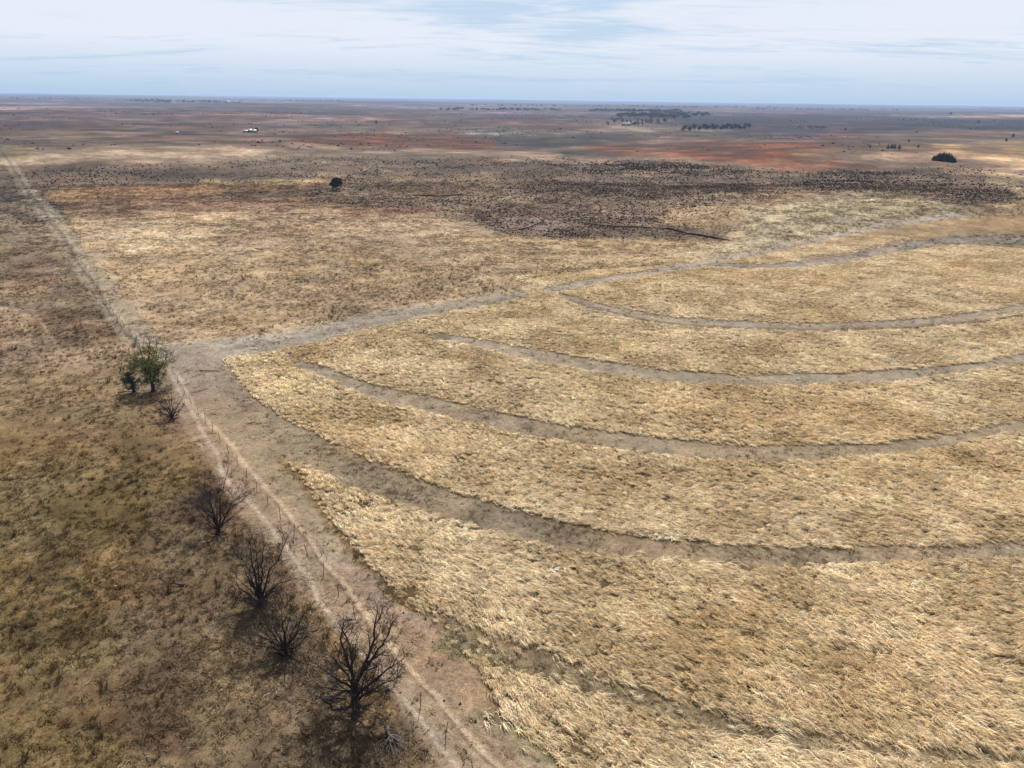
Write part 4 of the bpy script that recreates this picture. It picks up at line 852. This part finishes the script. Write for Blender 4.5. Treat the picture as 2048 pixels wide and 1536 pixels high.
# ------------------------------------------------------------------ trees of the middle and far distance
def far_tree(seed, h, w, mat, n=260, size=None, cone=False, name='crown', ragged=.1):
    rg = random.Random(seed); root = bpy.data.objects.new('proto', None)
    size = size or w * .09; B = []
    if cone:
        for k in range(6): t = k / 5; B.append((rg.gauss(0, .06) * w, rg.gauss(0, .06) * w, h * (.12 + .75 * t), w * .5 * (1 - .75 * t), w * .5 * (1 - .75 * t), h * .16))
    else:
        for k in range(7): a_ = rg.uniform(0, 6.28); q_ = rg.uniform(0, .3) * w; B.append((q_ * math.cos(a_), q_ * math.sin(a_), h * rg.uniform(.35, .8), w * rg.uniform(.16, .3), w * rg.uniform(.16, .3), h * rg.uniform(.12, .24)))
    return B, size
PROTO = {}
def place_tree(u, v, h, w, mat, name, label, cat, group, seed, n=300, cone=False, key=None):
    p = spot(u, v); key = key or (seed, cone, mat.name)
    T = empty(name, p, rnd.uniform(0, 6.28)); tag(T, label, cat, group)
    if key not in PROTO:
        B, sz = far_tree(seed, 1, 1, mat, cone=cone)
        sg = [((0, 0, -.02), (.01, 0, .25), .03, .022), ((.01, 0, .25), (0, .01, .7), .022, .008)] + [((0, 0, .25), (math.cos(q_) * .2, math.sin(q_) * .2, .5), .012, .005) for q_ in (0.3, 1.7, 3.1, 4.6)]
        tm = tubes(sg, 5, 'trunk'); tm.materials.append(M_bark)
        tmp = leaves(None, B, n, .075, mat, seed=seed); cm_ = tmp.data; bpy.data.objects.remove(tmp); PROTO[key] = (tm, cm_)
    tm, cm_ = PROTO[key]
    for nm, me in (('trunk', tm), ('crown', cm_)):
        o = meshobj(nm, me, T); o.scale = (w, w, h)
    return T
place_tree(673, 381, 6.6, 8.0, M_cedar, 'lone_tree', 'solitary round dark tree standing in the scrub left of centre', 'tree', None, 31, 2200, key='lone')
for k, (u, v, h, w) in enumerate([(1868, 321, 3.4, 4), (1873, 321, 4.6, 4.5), (1878, 322, 5.6, 4.6), (1884, 322, 6.2, 4.8), (1889, 323, 6.0, 4.6), (1894, 323, 5.8, 4.6), (1899, 324, 5.4, 4.8), (1904, 325, 4.6, 4.6), (1908, 325, 3.4, 3.6)]):
    place_tree(u, v, h, w, M_cedar, 'cedar_tree', 'dark cedar in the tight clump on the right, at the edge of the pale pasture', 'tree', 'cedars of the clump on the right', 40 + k % 3, 1300, True)
for k, (u, v, h) in enumerate([(1776, 297, 3.4), (1783, 297, 3.8), (1789, 297, 3.6), (1798, 298, 3.6)]):
    place_tree(u, v, h, h * 1.0, M_cedar, 'small_cedar', 'one of four small dark cedars in a short row behind the clump', 'tree', 'row of four small cedars', 44 + k % 2, 500, True)
for u, v, h, lab, mt in ((1740, 297, 2.6, 'small dark bush left of the row of four cedars', M_cedar), (1836, 297, 3.0, 'small grey bush right of the row of four cedars', M_grove), (1817, 285, 3.0, 'faint small bush beyond the row of four cedars', M_grove),
                     (2012, 284, 4.2, 'small dark tree on the pale field edge at far right', M_cedar), (2025, 276, 5.5, 'round grey green tree at the far right edge', M_grove), (1901, 231, 12, 'lone tree on the pale strip near the right horizon', M_cedar),
                     (1957, 247, 7, 'lone dark tree in the dark country below the pale strip', M_cedar), (753, 249, 7, 'thin dark tree alone on the far brown plain', M_cedar), (1690, 262, 5, 'small lone bush on the burnt plain', M_grove)):
    place_tree(u, v, h, h * .95, mt, 'small_tree', lab, 'tree', None, 46, 500)
rg = random.Random(4)
for k in range(30):
    t = k / 29; u = 1368 + 128 * t + rg.uniform(-3, 3); v = 263.5 - 5.5 * rg.random() - 4 * t
    place_tree(u, v, rg.uniform(6.5, 9.5), rg.uniform(8, 11), M_grove, 'grove_tree', 'dull green tree of the grove in the creek bottom right of centre', 'tree', 'trees of the grove right of centre', 60 + k % 5, 420)
for k in range(13):
    u = 1596 + 54 * k / 12 + rg.uniform(-2, 2); v = 259 - 3 * rg.random()
    place_tree(u, v, rg.uniform(3.5, 6), rg.uniform(5, 7), M_graywood, 'bare_far_tree', 'grey leafless tree of the scattered line right of the grove', 'tree', 'leafless trees right of the grove', 65 + k % 4, 260)
for k in range(26):
    u = 1214 + 130 * rg.random(); v = 240 + 13 * rg.random()
    place_tree(u, v, rg.uniform(6, 9), rg.uniform(8, 12), M_graywood, 'farmstead_tree', 'greyish tree around the pale farmstead clearing near the horizon', 'tree', 'trees around the far farmstead clearing', 65 + k % 4, 260)
# woods towards the horizon: one mass each
def woods(name, spec, n, label, seed, hh=(7, 12)):
    g = np.random.default_rng(seed); P = []
    for (u0, v0, u1, v1, jv, share) in spec:
        for _ in range(int(n * share)):
            t = g.uniform(0, 1); q_ = spot(u0 + (u1 - u0) * t, v0 + (v1 - v0) * t + g.normal(0, jv)); P.append(q_)
    P = np.array([tuple(q_) for q_ in P]); P = P[np.hypot(P[:, 0], P[:, 1]) < 26000]; m_ = len(P)
    tmp = [leaves(None, far_tree(80 + k, 1, 1, M_grove)[0], 90, .13, M_grove, seed=80 + k) for k in range(3)]; ms = [t_.data for t_ in tmp]
    for t_ in tmp: bpy.data.objects.remove(t_)
    for me in ms: me.materials.clear()
    h = g.uniform(*hh, m_); w_ = h * g.uniform(1.3, 2.4, m_)
    c = np.array([.028, .036, .034]) * np.exp(g.normal(0, .25, (m_, 1)))
    scatter(name, P, np.stack([np.zeros(m_), np.zeros(m_), g.uniform(0, 6, m_)], -1), np.stack([w_, w_, h], -1), g.integers(0, 3, m_), c, ms, M_scrub, label, 'woods')
woods('distant_woods', [(1180, 222, 1360, 224, .7, .22), (1230, 232, 1380, 236, 1.2, .22), (880, 220, 1120, 221, .6, .1), (1240, 213, 1700, 216, .8, .14), (1300, 226, 1420, 232, 1.5, .12), (940, 212, 1240, 213, .6, .08), (1500, 219, 1800, 222, .6, .06), (1700, 216, 2060, 220, .6, .06)], 520,
      'bluish far-off woods along the river bottoms below the horizon', 3)
woods('horizon_woods', [(20, 197, 330, 200, .5, .35), (250, 202, 420, 204, .6, .2), (330, 204, 480, 206, .6, .15), (480, 200, 700, 204, .5, .15), (60, 192, 600, 198, .4, .15)], 260, 'thin dark line of far trees and farms along the left horizon', 5)

# ------------------------------------------------------------------ farm buildings far off
def boxm(name, x0, x1, y0, y1, z0, z1, mat, parent):
    V = [(x, y, z) for z in (z0, z1) for x, y in ((x0, y0), (x1, y0), (x1, y1), (x0, y1))]
    F = [(0, 3, 2, 1), (4, 5, 6, 7), (0, 1, 5, 4), (1, 2, 6, 5), (2, 3, 7, 6), (3, 0, 4, 7)]
    return meshobj(name, fast_mesh(name, V, F), parent, mat)
def building(u, v, w, d, h, rh, label, name, rz=0, wall=None, dark=False, nwin=2, roofm=None):
    p = spot(u, v); p.z -= .1; T = empty(name, p, rz); tag(T, label, 'building')
    boxm('wall', -w / 2, w / 2, -d / 2, d / 2, 0, h, wall or M_white, T)
    o_ = .35; V = [(-w / 2 - o_, -d / 2 - o_, h), (w / 2 + o_, -d / 2 - o_, h), (w / 2 + o_, 0, h + rh), (-w / 2 - o_, 0, h + rh), (-w / 2 - o_, d / 2 + o_, h), (w / 2 + o_, d / 2 + o_, h)]
    V = V + [(a_, b_, c_ - .14) for a_, b_, c_ in V]; k6 = 6
    F = [(0, 1, 2, 3), (3, 2, 5, 4), (7, 6, 9, 8), (8, 9, 10, 11), (6, 7, 1, 0), (4, 5, 11, 10), (0, 3, 9, 6), (3, 4, 10, 9), (2, 1, 7, 8), (5, 2, 8, 11)]
    meshobj('roof', fast_mesh('roof', V, F), T, roofm or M_roof)
    boxm('door', -w * .08, w * .08, -d / 2 - .05, -d / 2 + .02, .05, min(2.1, h - .3), M_glass if dark else M_greyw, T)
    for k in range(nwin):
        cx = (-.3 if k == 0 else .3) * w; boxm('window', cx - .5, cx + .5, -d / 2 - .04, -d / 2 + .02, h * .4, h * .8, M_glass, T)
building(492, 265, 6.5, 5, 2.0, 1.0, 'long low farm shed with a pale roof, left of the far farmstead buildings', 'farm_shed', .1, M_greyw)
building(501, 265, 3.5, 4, 2.6, 1.6, 'small white gabled shed in the middle of the far farmstead', 'small_shed', .2)
building(508.5, 265, 6.5, 5, 2.2, 1.2, 'white farmhouse with a pale roof at the right of the far farmstead', 'farmhouse', -.1, M_greyw, True)
for u, v, h in ((515.5, 265, 5), (513, 263.5, 5.5), (496.8, 265.5, 3), (504, 262.5, 4.5)):
    place_tree(u, v, h, h * .8, M_cedar, 'yard_tree', 'dark tree close to the white farm buildings on the left', 'tree', 'trees in the far farmyard', 46, 500)
building(355, 268, 2.6, 2.4, 1.9, .7, 'tiny pale hut alone on the plain, left of the farmstead', 'small_hut', 0, nwin=0)
building(1252, 251.5, 16, 8, 3.2, 2, 'pale barn in the far clearing left of the river woods', 'far_barn', .1, M_greyw, roofm=M_greyw)
building(1262, 249, 11, 8, 3.6, 2, 'white roofed house behind the pale barn in the far clearing', 'far_house', -.2)
for u, v, lab in ((378, 204.2, 'white speck of a farm building on the left horizon, beside dark trees'), (455, 205.2, 'pale farm building on the horizon right of the dark tree line')):
    building(u, v, 24, 16, 5, 3, lab, 'horizon_farm', 0)
# windpump and tank by the white salt pan
p = spot(1007.5, 270.5); T = empty('windpump', p); tag(T, 'thin dark windpump tower standing by the white pond edge', 'windpump')
h = 5.5; sg = []
for sx, sy in ((1, 1), (1, -1), (-1, -1), (-1, 1)): sg.append(((sx * .9, sy * .9, -.1), (sx * .12, sy * .12, h), .09, .07))
for z_ in (1.3, 2.7, 4.1):
    k = .9 + (.12 - .9) * z_ / h; cs = [(k, k), (k, -k), (-k, -k), (-k, k)]
    for q_ in range(4): a_, b_ = cs[q_], cs[(q_ + 1) % 4]; sg.append(((*a_, z_), (*b_, z_), .05, .05))
meshobj('tower', tubes(sg, 5, 'tower'), T, M_bark)
V = []; F = []
for k in range(12):
    a_ = k / 12 * 6.283; b_ = a_ + .36
    n0 = len(V); V += [(math.cos(a_) * .3, -.35, h + .5 + math.sin(a_) * .3), (math.cos(a_) * 1.2, -.4, h + .5 + math.sin(a_) * 1.2), (math.cos(b_) * 1.2, -.3, h + .5 + math.sin(b_) * 1.2), (math.cos(b_) * .3, -.3, h + .5 + math.sin(b_) * .3)]; F.append((n0, n0 + 1, n0 + 2, n0 + 3))
meshobj('wheel', fast_mesh('wheel', V, F), T, M_bark)
boxm('tail_vane', -.03, .03, .3, 1.9, h + .1, h + .8, M_bark, T)
p = spot(1001.5, 270.5); T = empty('stock_tank', p); tag(T, 'low dark round stock tank beside the windpump', 'tank')
meshobj('tank_wall', tubes([((0, 0, -.1), (0, 0, .7), 2.0, 2.0), ((0, 0, .68), (0, 0, .74), 2.05, 2.05)], 20, 'tank_wall'), T, M_greyw)
import bmesh as _bm
bm = _bm.new(); _bm.ops.create_circle(bm, cap_ends=True, segments=20, radius=1.95); _bm.ops.translate(bm, verts=bm.verts, vec=(0, 0, .6)); me = bpy.data.meshes.new('water'); bm.to_mesh(me); bm.free(); meshobj('water', me, T, M_glass)

# ------------------------------------------------------------------ haze
def haze():
    R_ = 33000; me = bpy.data.meshes.new('haze')
    z0, z1 = -45, 46
    V = [(x, y, z) for z in (z0, z1) for x, y in ((-R_, -R_), (R_, -R_), (R_, R_), (-R_, R_))]
    F = [(0, 3, 2, 1), (4, 5, 6, 7), (0, 1, 5, 4), (1, 2, 6, 5), (2, 3, 7, 6), (3, 0, 4, 7)]
    me.from_pydata(V, [], F); m, n, l, out = mat_new('haze_air'); pv = n.new('ShaderNodeVolumePrincipled')
    pv.inputs['Color'].default_value = (.36, .47, .68, 1); pv.inputs['Density'].default_value = 8e-5; pv.inputs['Anisotropy'].default_value = .2
    l.new(pv.outputs[0], out.inputs['Volume']); me.materials.append(m); o = meshobj('haze', me); tag(o, kind='stuff')
haze()
